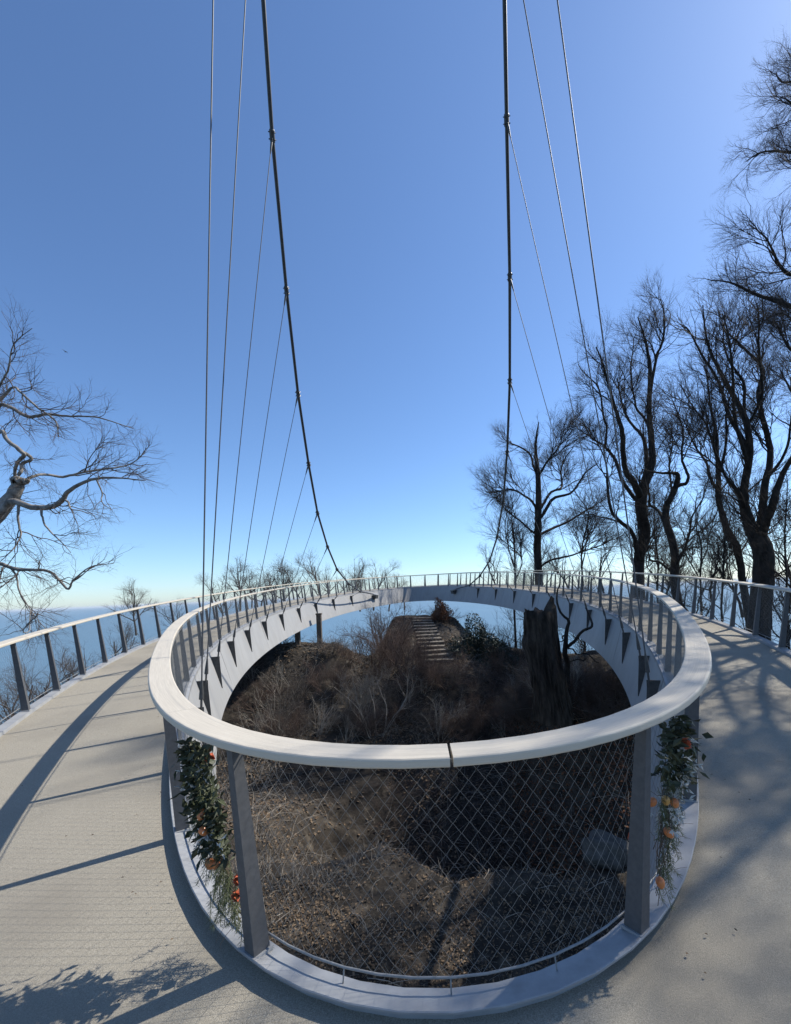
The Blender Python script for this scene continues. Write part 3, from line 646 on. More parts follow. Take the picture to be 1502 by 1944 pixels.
# T7: tree left of the frame, grey limbs in sun
SP_LEFT = [(3.3, 1.6, (D2R(20), D2R(58)), 0.22, 0.02, 0.014, 10, 4), (5.8, 0.9, (D2R(22), D2R(58)), 0.18, 0.02, 0.011, 6, 3), (8.5, 0.42, (D2R(22), D2R(58)), 0.14, 0.02, 0.011, 4, 3)]
traced_tree('beech_tree', 'grey-limbed bare tree reaching in from the left edge above the sea', 13, [
    [(-160, 1420, 50), (-130, 1200, 46), (-90, 1080, 40), (-45, 1020, 34), (0, 960, 24), (18, 925, 20), (34, 905, 17), (48, 902, 15), (52, 915, 12), (54, 922, 5)],
    [(-40, 1015, 18), (0, 975, 14, -.5), (25, 953, 12, -.6), (55, 961, 11, -.7), (80, 955, 10, -.8), (115, 945, 9, -1), (145, 935, 7, -1.1), (190, 914, 5, -1.2), (235, 905, 3, -1.4), (285, 912, 1.5, -1.5)],
    [(50, 908, 6), (80, 899, 5, .4), (120, 902, 4.5, .8), (160, 898, 4, 1), (215, 888, 3, 1.2), (245, 872, 2, 1.4), (275, 850, 1, 1.6)],
    [(-80, 1060, 18), (-70, 900, 14, .5), (-40, 800, 10, .8), (0, 775, 7, 1), (20, 772, 6.5, 1), (58, 793, 6, 1), (90, 790, 5, 1), (130, 794, 3.5, 1.2), (190, 794, 2.5, 1.3), (255, 812, 1.2, 1.4)],
    [(-60, 850, 10, .6), (0, 822, 7, -.2), (20, 838, 7, -.3), (34, 856, 7, -.4), (28, 875, 6, -.3), (24, 905, 5, -.1)],
    [(34, 856, 6, -.4), (52, 866, 6, -.2), (48, 885, 6, 0), (46, 905, 6, 0)],
    [(-60, 740, 8, .8), (0, 712, 4, .8), (30, 730, 4, .6), (65, 768, 3.5, .5), (95, 795, 3, .5), (104, 825, 1.5, .4)],
    [(-70, 1050, 12), (-30, 1065, 9, -.6), (0, 1072, 7, -.8), (30, 1083, 6, -1), (85, 1086, 5, -1.2), (125, 1118, 4, -1.4), (150, 1102, 3, -1.5), (190, 1075, 2, -1.6), (222, 1072, 1, -1.7)],
    [(16, 1080, 4, -.9), (35, 1105, 3, -1), (44, 1135, 2.5, -1), (58, 1165, 1.5, -1.2), (75, 1195, 1, -1.2)],
    [(35, 965, 5, -.6), (30, 1000, 3.5, -.7), (36, 1022, 3, -.8), (20, 1050, 2, -1), (5, 1062, 1.5, -1)],
    [(72, 962, 5, -.8), (72, 978, 4, -.9), (85, 1000, 3, -1), (110, 1030, 2, -1.2), (145, 1050, 1, -1.4)],
    [(-50, 780, 7, .9), (-10, 725, 4, .6), (18, 700, 3, .4), (30, 660, 2, .2), (58, 620, 1, 0)],
    [(115, 946, 4, -1), (135, 962, 3, -1.2), (162, 976, 1.5, -1.3)], [(188, 915, 3, -1.2), (198, 950, 2, -1.2), (215, 970, 1, -1.1)],
    [(-60, 1200, 8, -2), (-10, 1225, 5, -2.2), (20, 1205, 4, -2.4), (48, 1182, 3, -2.5), (60, 1160, 1.2, -2.6)],
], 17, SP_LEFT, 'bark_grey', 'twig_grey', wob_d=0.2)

# ------------------------------------------------------------------ free-standing procedural trees and shrubs
def stem(base, d, L, r, rng, n=9, wig=0.12, up=0.06):
    p = np.array(base, float); d = np.array(d, float); d /= np.linalg.norm(d); out = [p.copy()]
    for k in range(n-1):
        d = d+rng.normal(0, wig, 3); d[2] += up; d /= np.linalg.norm(d); p = p+d*L/(n-1); out.append(p.copy())
    return np.array(out), r*np.linspace(1, 0.3, n)
def proto(name, seed, kind):
    """a tree or shrub at the origin; returns (trunk meshes, crown mesh)"""
    rng = np.random.default_rng(seed); limbs = []
    if kind == 'tree':
        P, R = stem((0, 0, -0.3), (0.05, 0, 1), 4.2, 0.10, rng, 10, 0.10, 0.05); limbs.append((P, R))
        for k in range(6):
            i = 3+k % 5; limbs.append(stem(P[i], (rng.normal(), rng.normal(), 1.3), 2.6, R[i]*0.7, rng, 9, 0.14, 0.05))
        spec = [(4.0, 1.5, (D2R(20), D2R(50)), 0.2, 0.06, 0.014, 6, 3), (6.0, 0.85, (D2R(22), D2R(55)), 0.2, 0.05, 0.014, 4, 3), (7.0, 0.5, (D2R(22), D2R(55)), 0.2, 0.03, 0.018, 3, 3)]
    elif kind == 'shrub':
        for k in range(26):
            a = rng.uniform(0, 6.28); limbs.append(stem((0.35*math.cos(a), 0.35*math.sin(a), -0.15), (0.75*math.cos(a), 0.75*math.sin(a), rng.uniform(.9, 1.6)), rng.uniform(1.1, 2.1), 0.018, rng, 8, 0.16, -0.01))
        spec = [(6.0, 0.8, (D2R(20), D2R(60)), 0.22, 0.02, 0.012, 5, 3), (9.0, 0.45, (D2R(25), D2R(65)), 0.22, 0.02, 0.013, 4, 3), (10.0, 0.28, (D2R(25), D2R(65)), 0.2, 0.0, 0.016, 3, 3)]
    else:   # open bush of pale wands
        for k in range(9):
            a = rng.uniform(0, 6.28); limbs.append(stem((0.12*math.cos(a), 0.12*math.sin(a), -0.15), (0.6*math.cos(a), 0.6*math.sin(a), 1.3), rng.uniform(1.6, 2.8), 0.016, rng, 9, 0.15, 0.02))
        spec = [(3.5, 1.0, (D2R(20), D2R(60)), 0.2, 0.03, 0.008, 6, 3), (5.0, 0.5, (D2R(25), D2R(60)), 0.2, 0.02, 0.009, 4, 3)]
    st = [];
    for P, R in limbs:
        B = Buf(); B.tube(P, R, 6, False); st.append(B)
    P = np.array([resample(a, b, 12)[0] for a, b in limbs]); R = np.array([resample(a, b, 12)[1] for a, b in limbs]); L = np.linalg.norm(np.diff(P, axis=1), axis=2).sum(1)
    buf = Buf()
    for lv, (dens, ln, ang, wig, up, rad, mm, sides) in enumerate(spec):
        c = np.maximum(1, rng.poisson(dens*np.maximum(L, .2)))
        P, R, L = spawn(P, R, c, 0.25, ang, ln*np.clip(L/np.mean(L), .5, 1.6), rad, mm, wig, up, rng)
        V, q = tubes(P, R, sides); buf.add(V, q)
    trunk = st[0]
    for b in st[1:]: trunk.add(np.vstack(b.V), np.vstack(b.Q)) if not b.T else trunk.add(np.vstack(b.V), np.vstack(b.Q))
    return (make_mesh(name+'_stem', np.vstack(trunk.V), np.vstack(trunk.Q), smooth=True), make_mesh(name+'_crown', np.vstack(buf.V), np.vstack(buf.Q), smooth=True))
PROT = {}
for nm, sd, kd in (('tree_a', 61, 'tree'), ('tree_b', 62, 'tree'), ('shrub_a', 63, 'shrub'), ('shrub_b', 64, 'shrub'), ('wand_a', 65, 'wand'), ('wand_b', 66, 'wand')): PROT[nm] = proto(nm, sd, kd)
def plant(nm, name, label, cat, pos, sc, rz, stem_m, twig_m, group=None, sink=0.05):
    root = thing(name, label, cat, (pos[0], pos[1], pos[2]-sink), group)
    sc = (sc, sc, sc) if np.isscalar(sc) else sc; root.rotation_euler = (0, 0, rz); root.scale = sc
    for pn, me, mt in (('trunk' if 'tree' in nm else 'stem', PROT[nm][0], stem_m), ('crown', PROT[nm][1], twig_m)):
        o = bpy.data.objects.new(pn, me); COL.objects.link(o); o.parent = root
        if len(me.materials) == 0: me.materials.append(mt)
        o.material_slots[0].link = 'OBJECT'; o.material_slots[0].material = mt
        if pn == 'crown': o['kind'] = 'stuff'
    return root
def on_ground(px, py, lo=6, hi=60):
    d = ray(px, py); t = np.linspace(lo, hi, 1500); p = CAM_POS+d[None]*(t/d[1])[:, None]
    below = p[:, 2] < H(p[:, 0], p[:, 1]); i = np.argmax(below) if below.any() else len(t)-1
    return np.array([p[i, 0], p[i, 1], float(H(p[i, 0], p[i, 1]))])
# small trees on the cliff edge behind the far left railing
LT = ['wide bare tree behind the far left railing, leftmost of the row', 'bare tree second from the left in the row behind the far left railing', 'bare tree third from the left behind the far left railing', 'bushy bare tree below the left main cable, behind the railing', 'bare tree just right of the left main cable end', 'low bare tree rightmost of the row behind the far left railing', 'thin bare tree alone left of the row, against the sea horizon', 'scrubby bare tree behind the left railing posts, in front of the sea']
for i, (px, topy, Y, k) in enumerate([(452, 1040, 46, 1.15), (492, 1058, 50, 1.1), (538, 1046, 47, 1.15), (598, 1030, 44, 1.2), (652, 1044, 48, 1.15), (705, 1050, 50, 1.1), (255, 1088, 38, 0.9), (232, 1160, 27, 0.9)]):
    tp = at(px, topy, Y); hgt = 5.6*k; plant('tree_a' if i % 2 else 'tree_b', 'cliff_tree', LT[i], 'tree', (tp[0], tp[1], tp[2]-hgt), k, rs.uniform(0, 6), M['twig_far'], M['twig_far'], 'small bare trees behind the far left railing', 0)
for i, (px, topy, Y, k) in enumerate([(425, 1075, 43, 1.0), (475, 1066, 52, 1.0), (515, 1070, 45, 1.0), (570, 1056, 52, 1.0), (625, 1062, 54, 1.0), (680, 1064, 46, .9), (735, 1075, 52, .9), (765, 1085, 54, .8), (345, 1122, 34, .8)]):
    tp = at(px, topy, Y); hgt = 5.6*k; plant('tree_b' if i % 2 else 'tree_a', 'cliff_tree', 'low bare scrub tree filling the row behind the far left railing', 'tree', (tp[0], tp[1], tp[2]-hgt), k, rs.uniform(0, 6), M['twig_far'], M['twig_far'], 'scrub trees filling the far left row', 0)
for i, (px, topy, Y, k) in enumerate([(940, 1020, 50, 1.1), (1075, 1015, 48, 1.1), (1140, 1000, 38, 1.0), (1255, 1010, 31, .9), (1345, 985, 28, 1.0), (1400, 990, 27, 1.0), (1485, 960, 24, 1.0), (1335, 1040, 18, .7), (1470, 1040, 15, .7)]):
    tp = at(px, topy, Y); hgt = 5.6*k; plant('tree_b' if i % 2 else 'tree_a', 'scrub_tree', 'thin bare scrub tree among the trunks beyond the right railing', 'tree', (tp[0], tp[1], tp[2]-hgt), k, rs.uniform(0, 6), M['twig_dark'], M['twig_dark'], 'scrub trees beyond the right railing', 0)
for i, (px, topy, Y, k) in enumerate([(20, 1225, 13, .6), (90, 1245, 13.5, .6), (140, 1225, 16, .7), (200, 1200, 19, .7), (265, 1185, 23, .8), (310, 1170, 26, .8), (50, 1265, 12, .5)]):
    tp = at(px, topy, Y); hgt = 5.6*k; plant('tree_b' if i % 2 else 'tree_a', 'scrub_tree', 'low bare scrub tree below the left outer handrail, seen through its mesh', 'tree', (tp[0], tp[1], tp[2]-hgt), k, rs.uniform(0, 6), M['twig_grey'], M['twig_grey'], 'scrub trees below the left outer handrail', 0)
for i, (px, topy, Y, k) in enumerate([(885, 1155, 37, .5), (930, 1165, 34, .55), (965, 1175, 30, .55), (985, 1190, 26, .5), (905, 1175, 30, .45)]):
    tp = at(px, topy, Y); hgt = 5.6*k; plant('tree_b' if i % 2 else 'tree_a', 'scrub_tree', 'thin bare scrub tree between the steps and the stump, against the sea', 'tree', (tp[0], tp[1], tp[2]-hgt), k, rs.uniform(0, 6), M['twig_dark'], M['twig_dark'], 'scrub trees between steps and stump', 0)
    
# ------------------------------------------------------------------ hillside under the ring: shrubs, stairs, stump, stones
SB = ['large russet thicket left of the steps, upper clump', 'russet thicket left of the steps, middle clump', 'russet thicket left of the steps, lower clump touching the treads', 'russet thicket at the far left end of the clumps', 'russet thicket on the hilltop under the girder joint', 'brown shrub below the foot of the steps', 'brown shrub left of the decayed stump', 'russet shrub right of the steps at the hilltop', 'brown bramble right of the stump base', 'brown bramble at the right foot of the girder', 'brown bramble in front of the stump', 'brown bramble low in the middle, nearest the handrail', 'brown shrub on the dark left bank', 'thin brown shrub on the left ridge']
for i, (px, py, k, mt) in enumerate([(735, 1225, 1.7, 'twig_red'), (750, 1262, 1.55, 'twig_red'), (782, 1280, 1.2, 'twig_red'), (700, 1262, 1.5, 'twig_red'), (712, 1200, 1.5, 'twig_red'), (850, 1300, 1.0, 'twig_red'), (970, 1290, 1.1, 'twig_red'), (842, 1180, 0.9, 'twig_red'), (1105, 1330, 0.7, 'twig_red'), (1165, 1330, 0.6, 'twig_red'), (1010, 1372, 0.75, 'twig_red'), (880, 1395, 0.8, 'twig_red'), (560, 1330, 0.8, 'twig_far'), (630, 1240, 0.7, 'twig_far')]):
    g = on_ground(px, py, 12); plant('shrub_a' if i % 2 else 'shrub_b', 'shrub', SB[i], 'shrub', g, k, rs.uniform(0, 6), M[mt], M[mt], 'leafless shrubs on the hill inside the ring')
rf = np.random.default_rng(77)
for i in range(58):
    px, py = rf.uniform(470, 1180), rf.uniform(1225, 1405)
    if 800 < px < 880 and py < 1262: continue
    if 480 < px < 640 and py < 1330 and rf.random() < .7: continue
    g = on_ground(px, py, 12.5)
    if g[1] > 36 or (abs(g[0]-3.8) < .8 and abs(g[1]-14) < .8): continue
    mt = 'twig_red' if rf.random() < .55 else 'twig_far'
    reg = 'on the dark left bank below the lit girder' if px < 610 else 'in the hollow behind the forked pale sapling' if px < 740 else 'at the foot of the steps' if (px < 900 and py < 1320) else 'in the hollow behind the handrail joint' if px < 940 else 'beside the broken stump' if px < 1075 else 'on the mound right of the stump'
    tone = 'russet' if mt == 'twig_red' else 'grey-brown'
    plant('shrub_a' if i % 2 else 'shrub_b', 'shrub', 'leafless %s shrub %s' % (tone, reg), 'shrub', g, rf.uniform(.45, .95), rf.uniform(0, 6), M[mt], M[mt], '%s shrubs %s' % (tone, reg))
for i in range(26):
    px, py = rf.uniform(470, 1100), rf.uniform(1290, 1412)
    g = on_ground(px, py, 12.5); plant('wand_a' if i % 2 else 'wand_b', 'sapling', 'small pale leafless wand among the thicket inside the ring', 'sapling', g, rf.uniform(.4, .95), rf.uniform(0, 6), M['twig_pale'], M['twig_pale'], 'small pale wands among the thicket')
WB = ['pale forked sapling standing mid-way up the hollow', 'pale sapling low behind the front handrail, left', 'pale sapling close to the girder on the left bank', 'pale sapling right of the forked one', 'pale sapling low in front of the stump']
for i, (px, py, k) in enumerate([(716, 1400, 1.35), (520, 1400, 1.0), (600, 1395, 0.8), (835, 1405, 0.8), (960, 1400, 0.6)]):
    g = on_ground(px, py, 12); plant('wand_a' if i % 2 else 'wand_b', 'sapling', WB[i], 'sapling', g, k, rs.uniform(0, 6), M['twig_pale'], M['twig_pale'], 'pale leafless saplings inside the ring')
def leaf_mound(name, label, cat, center, size, n, mat, seed, leaf=0.07, stems=True):
    """evergreen mass: leaf-sized faces spread through a lumpy volume, on stems"""
    r = np.random.default_rng(seed); root = thing(name, label, cat, (center[0], center[1], center[2]))
    d = r.normal(0, 1, (n, 3)); d /= np.linalg.norm(d, axis=1, keepdims=True); d[:, 2] = np.abs(d[:, 2])
    lump = 1+0.28*np.sin(d[:, 0]*5+seed)*np.sin(d[:, 1]*4+2)+0.2*np.sin(d[:, 2]*7)
    p = np.asarray(center)+d*np.asarray(size)*(r.random((n, 1))**0.4)*lump[:, None]
    a = r.normal(0, 1, (n, 3)); a /= np.linalg.norm(a, axis=1, keepdims=True); b = np.cross(a, r.normal(0, 1, (n, 3))); b /= np.linalg.norm(b, axis=1, keepdims=True)
    s_ = leaf*r.uniform(.6, 1.3, (n, 1)); V = np.stack([p-a*s_, p+b*s_*.55, p+a*s_, p-b*s_*.55], 1).reshape(-1, 3)
    o = part('foliage', V, np.arange(n*4).reshape(-1, 4), mat, root); o['kind'] = 'stuff'
    B = Buf()
    for k in range(14):
        q = np.asarray(center)+r.normal(0, .5, 3)*np.asarray(size)*[1, 1, 0]+[0, 0, size[2]*r.uniform(.5, 1.0)]
        c0 = np.asarray(center)+r.normal(0, .12, 3)*np.asarray(size)*[1, 1, 0]-[0, 0, .1]
        B.tube(np.array([c0, (c0+q)/2+r.normal(0, .1, 3), q]), [.025, .018, .008], 5)
    B.part('stem', M['vine'], root)
    return root
g = on_ground(905, 1250, 14); leaf_mound('evergreen_bush', 'dark evergreen bush right of the steps', 'bush', g, (1.7, 1.4, 2.1), 9000, M['ivy'], 71)
g = on_ground(945, 1265, 14); leaf_mound('evergreen_bush', 'dark low evergreen bush between steps and stump', 'bush', g, (1.5, 1.4, 1.5), 7000, M['ivy'], 72)
g = on_ground(838, 1176, 14); leaf_mound('hilltop_bush', 'dark russet upright bush at the top of the steps', 'bush', g, (0.8, 0.8, 1.6), 5000, M['rust'], 73, 0.06)
# steps up to the viewpoint
def build_steps():
    n = 13; root = None
    for k in range(n):
        f = k/(n-1); px = 832-32*f; Y = 25.5+11.5*f
        c = ST_A+(ST_B-ST_A)*f; w = 1.75-0.1*f
        if root is None: root = thing('hillside_steps', 'flight of worn pale steps climbing the hillock under the ring', 'steps', c)
        d = ray(px, 1200); d[2] = 0; d /= np.linalg.norm(d); sd = np.array([d[1], -d[0], 0])
        rr = np.random.default_rng(200+k); tilt = rr.normal(0, .02); ax = np.array([sd*math.cos(tilt)+np.array([0, 0, math.sin(tilt)]), d, [0, 0, 1.]])
        B = Buf(); B.box(c+d*0.25+[0, 0, -0.02], (w*rr.uniform(.92, 1.05), 0.62, 0.06), ax); B.part('tread', M['step'], root)
        B = Buf(); B.box(c+d*0.0+[0, 0, -0.16], (w, 0.10, 0.22), ax); B.part('riser_log', M['wood'], root)
build_steps()
# decayed stump
def build_stump():
    Y = 14.0; base = at(1048, 1345, Y); top = at(1022, 1165, Y); root = thing('tree_stump', 'tall broken-off dark tree stump on the right inside the ring', 'stump', base)
    r = np.random.default_rng(81); n, k = 26, 40; a = np.arange(k)*2*np.pi/k; V = []
    for i in range(n):
        f = i/(n-1); c = base+(top-base)*(f*1.12-0.12)+[0.04*math.sin(f*7), 0, 0]; rad = 0.50-0.02*f+0.22*max(0, 0.25-f)*2
        rr = rad*(1+0.08*np.sin(a*5+f*2)+0.05*np.sin(a*11+f*5)+0.05*np.sin(a*3+f*9)+r.normal(0, .015, k))
        if f > .55: rr = rr*(1+0.20*np.exp(-((f-.72)/.06)**2)*np.maximum(0, np.cos(a-3.3))**3)
        z = np.full(k, c[2])
        if i == n-1: z = z+0.10*np.abs(np.sin(a*3.5))+0.45*np.maximum(0, np.cos(a-0.25))**14+r.normal(0, .05, k)
        V.append(np.stack([c[0]+rr*np.cos(a), c[1]+rr*np.sin(a), z], 1))
    c = V[-1].mean(0)-[0, 0, 0.25]; V.append(V[-1]*0.55+c*0.45); V.append(np.repeat((c-[0, 0, .15])[None], k, 0))
    part('trunk', np.vstack(V), grid_quads(n+2, k), M['stump'], root, smooth=True)
    # bark ridges
    B = Buf()
    for j in range(120):
        aa = r.uniform(0, 6.28); f0 = r.uniform(0, .7); f1 = min(1, f0+r.uniform(.15, .4)); pts = []
        for f in np.linspace(f0, f1, 6):
            c = base+(top-base)*(f*1.12-0.12); rad = 0.50-0.02*f+0.22*max(0, .25-f)*2; aa += r.normal(0, .03); pts.append(c+[rad*1.03*math.cos(aa), rad*1.03*math.sin(aa), 0])
        B.tube(np.array(pts), np.array([0.008, .028, .035, .03, .02, .006])*r.uniform(.5, 1.3), 5)
    o = B.part('bark_ridges', M['stump'], root); o['kind'] = 'stuff'
    # ivy stems climbing behind it: a dark forked young tree
    return root
build_stump()
traced_tree('crooked_tree', 'small dark crooked tree forking right behind the stump', 15.2, [
    [(1076, 1300, 13), (1076, 1265, 11), (1077, 1232, 10), (1073, 1205, 7), (1071, 1170, 5), (1066, 1140, 4), (1063, 1118, 2)],
    [(1078, 1232, 7), (1092, 1216, 6, -.2), (1110, 1196, 5, -.4), (1117, 1175, 4, -.5), (1117, 1155, 2.5, -.5)],
    [(1080, 1230, 3), (1096, 1238, 3, .3), (1112, 1244, 2.5, .5), (1128, 1252, 1.5, .6)], [(1082, 1258, 3), (1098, 1253, 2.5, .3), (1105, 1243, 2, .4)], [(1072, 1205, 3), (1063, 1212, 2.5, -.2), (1062, 1225, 1.5, -.2)],
], 18, [(0.7, 0.5, (D2R(25), D2R(60)), .25, .02, .012, 5, 3), (2.0, .3, (D2R(25), D2R(60)), .25, 0, .012, 4, 3)], 'bark_dark', 'twig_dark')
# boulders, log, timber posts
for i, (px, py, Y, sz, lab) in enumerate([(1150, 1572, 10.2, (0.55, 0.42, 0.42), 'large grey boulder behind the mesh near the right post'), (1058, 1580, 10.2, (0.24, 0.24, 0.30), 'small brownish boulder left of the large one'), (540, 1520, 11.2, (0.4, 0.4, 0.6), 'tall grey boulder behind the mesh near the left post')]):
    c = at(px, py, Y); c[2] = float(H(c[0], c[1]))+sz[2]*0.45; V, q = blob(c, sz, 90+i, 22, 14, .22)
    me = make_mesh('boulder', V-c, q, smooth=True); o = obj('boulder', me, M['stone']); o.location = tuple(c); tag(o, lab, 'boulder')
def build_log():
    a = on_ground(690, 1402, 12); b = on_ground(770, 1416, 12); r = np.random.default_rng(5)
    P = np.array([a+(b-a)*f+[0, 0, 0.06] for f in np.linspace(-.2, 1.1, 10)])+r.normal(0, .02, (10, 3)); B = Buf(); B.tube(P, np.linspace(.10, .06, 10), 10)
    o = B.part('fallen_log', M['stump'], None); tag(o, 'fallen dark log low behind the front handrail', 'log')
build_log()
for i, (px, lab) in enumerate([(565.5, 'square timber post on the left ridge under the girder, left one'), (607, 'square timber post on the left ridge under the girder, right one')]):
    g = at(px, 1212-4*i, 27.5); gz = min(g[2], float(H(g[0], g[1])))-0.2; tz = INNER.pt(-27.5, 0.6, 0)[2]-0.6
    B = Buf(); B.box((g[0], g[1], (gz+tz)/2), (0.28, 0.28, tz-gz)); B.box((g[0], g[1], tz-0.05), (0.34, 0.34, 0.08))
    tag(B.part('timber_post', M['wood'], None), lab, 'post')

# ------------------------------------------------------------------ leaf litter, brush and grass on the ground
def scatter_leaves(name, label, n, xr, yr, mat, seed, size=(0.03, 0.06), keep=None):
    r = np.random.default_rng(seed); x = r.uniform(*xr, n); y = r.uniform(*yr, n)
    if keep is not None: k = keep(x, y, r); x, y = x[k], y[k]
    n = len(x); z = H(x, y)+r.uniform(0.005, .05, n); p = np.stack([x, y, z], 1)
    a = r.normal(0, 1, (n, 3)); a[:, 2] *= .35; a /= np.linalg.norm(a, axis=1, keepdims=True); b = np.cross(a, r.normal(0, .3, (n, 3))+[0, 0, 1]); b /= np.linalg.norm(b, axis=1, keepdims=True)
    s_ = r.uniform(*size, (n, 1)); V = np.stack([p-a*s_, p+b*s_*.6+[0, 0, .012], p+a*s_, p-b*s_*.6+[0, 0, .012]], 1).reshape(-1, 3)
    o = obj(name, make_mesh(name, V, np.arange(n*4).reshape(-1, 4)), mat); tag(o, label, 'leaves', kind='stuff')
clump = lambda x, y, r: (wob(x, y, 0.9)+r.normal(0, .5, len(x))) > 0.15
scatter_leaves('leaf_litter', 'dead brown leaves scattered over the bare soil', 24000, (-5, 5), (4.5, 11), M['litter'], 301, (.015, .042), clump)
scatter_leaves('leaf_litter', 'dead leaves over the hillside below the ring', 46000, (-9, 9), (10.5, 38), M['litter'], 302, (.04, .09), clump)
scatter_leaves('leaf_litter', 'russet leaves on the mound right of the stump', 9000, (3, 9), (12, 22), M['rust'], 303, (.04, .08))
def scatter_brush(name, label, n, xr, yr, L, rad, mat, seed, up=(0.1, .8), keep=None, cat='brush'):
    r = np.random.default_rng(seed); x = r.uniform(*xr, n); y = r.uniform(*yr, n)
    if keep is not None: k = keep(x, y, r); x, y = x[k], y[k]; n = len(x)
    p = np.stack([x, y, H(x, y)-0.02], 1); d = r.normal(0, 1, (n, 3)); d[:, 2] = r.uniform(*up, n)*1.5; d /= np.linalg.norm(d, axis=1, keepdims=True)
    ln = r.uniform(*L, n); mm = 5; P = np.empty((n, mm, 3)); P[:, 0] = p
    for k in range(1, mm):
        d = d+r.normal(0, .18, (n, 3)); d[:, 2] -= .10; d /= np.linalg.norm(d, axis=1, keepdims=True); P[:, k] = P[:, k-1]+d*(ln/(mm-1))[:, None]
    V, q = tubes(P, rad*np.linspace(1, .35, mm)[None]*np.ones((n, 1)), 3); o = obj(name, make_mesh(name, V, q), mat); tag(o, label, cat, kind='stuff')
scatter_brush('dry_brush', 'tangled dry stems covering the hollow and hillside', 9000, (-8, 8), (11, 34), (.5, 1.5), .007, M['twig_pale'], 311, keep=clump)
scatter_brush('bramble_tangle', 'russet bramble tangle low in the hollow', 5000, (-2, 8), (13, 24), (.5, 1.3), .006, M['twig_red'], 312)
scatter_brush('dry_grass', 'short dry grass and twigs on the soil behind the mesh', 12000, (-5, 5), (4.5, 11), (.06, .32), .003, M['twig_pale'], 313, (.05, .6), clump, 'grass')
scatter_brush('fallen_sticks', 'fallen sticks lying on the soil behind the mesh', 420, (-5, 5), (4.8, 11), (.3, .9), .008, M['twig_pale'], 316, (.0, .12), None, 'sticks')
scatter_brush('grass_tufts', 'tan dry grass on the lit left bank behind the mesh', 5000, (-5.5, -1.2), (9.2, 13), (.2, .6), .004, M['twig_pale'], 317, (.4, 1.4), clump, 'grass')
scatter_brush('cliff_brush', 'bare scrub on the cliff edge beyond the left railing', 2600, (-22, -11), (9, 30), (1.0, 3.2), .009, M['twig_far'], 314, (.4, 1.2))
scatter_brush('cliff_brush', 'bare scrub on the cliff edge beyond the right railing', 4200, (10.5, 24), (8, 40), (1.0, 3.8), .010, M['twig_dark'], 315, (.4, 1.2))

# ------------------------------------------------------------------ Easter garlands on the two front posts
def egg_mesh():
    n, k = 11, 14; t = np.linspace(0, np.pi, n); a = np.arange(k)*2*np.pi/k; r = np.sin(t)*(1+0.16*np.cos(t)*-1); z = -np.cos(t)*1.32
    V = np.stack([r[:, None]*np.cos(a), r[:, None]*np.sin(a), np.repeat(z[:, None], k, 1)], -1).reshape(-1, 3)
    return make_mesh('egg', V*0.026, grid_quads(n, k), smooth=True)
EGG = egg_mesh(); EGG_M = EGG.copy()
EGG.materials.append(M['egg']); EGG_M.materials.append(M['egg_yellow'])
def cards(P, A, Bv, la, lb, mid=0.5, lift=0.0):
    """leaf-shaped pairs of quads: P base points, A length axis, Bv width axis"""
    n = len(P); Nn = np.cross(A, Bv); la = np.asarray(la).reshape(-1, 1); lb = np.asarray(lb).reshape(-1, 1)
    m1 = P+A*la*mid; V = np.stack([P, m1+Bv*lb+Nn*la*lift, P+A*la-Nn*la*lift, m1-Bv*lb+Nn*la*lift, m1-Nn*la*lift*.6], 1)
    T = np.array([(0, 1, 4), (1, 2, 4), (2, 3, 4), (3, 0, 4)]); T = (T[None]+(np.arange(n)*5)[:, None, None]).reshape(-1, 3)
    return V.reshape(-1, 3), T
def unit(v): return v/(np.linalg.norm(v, axis=-1, keepdims=True)+1e-9)
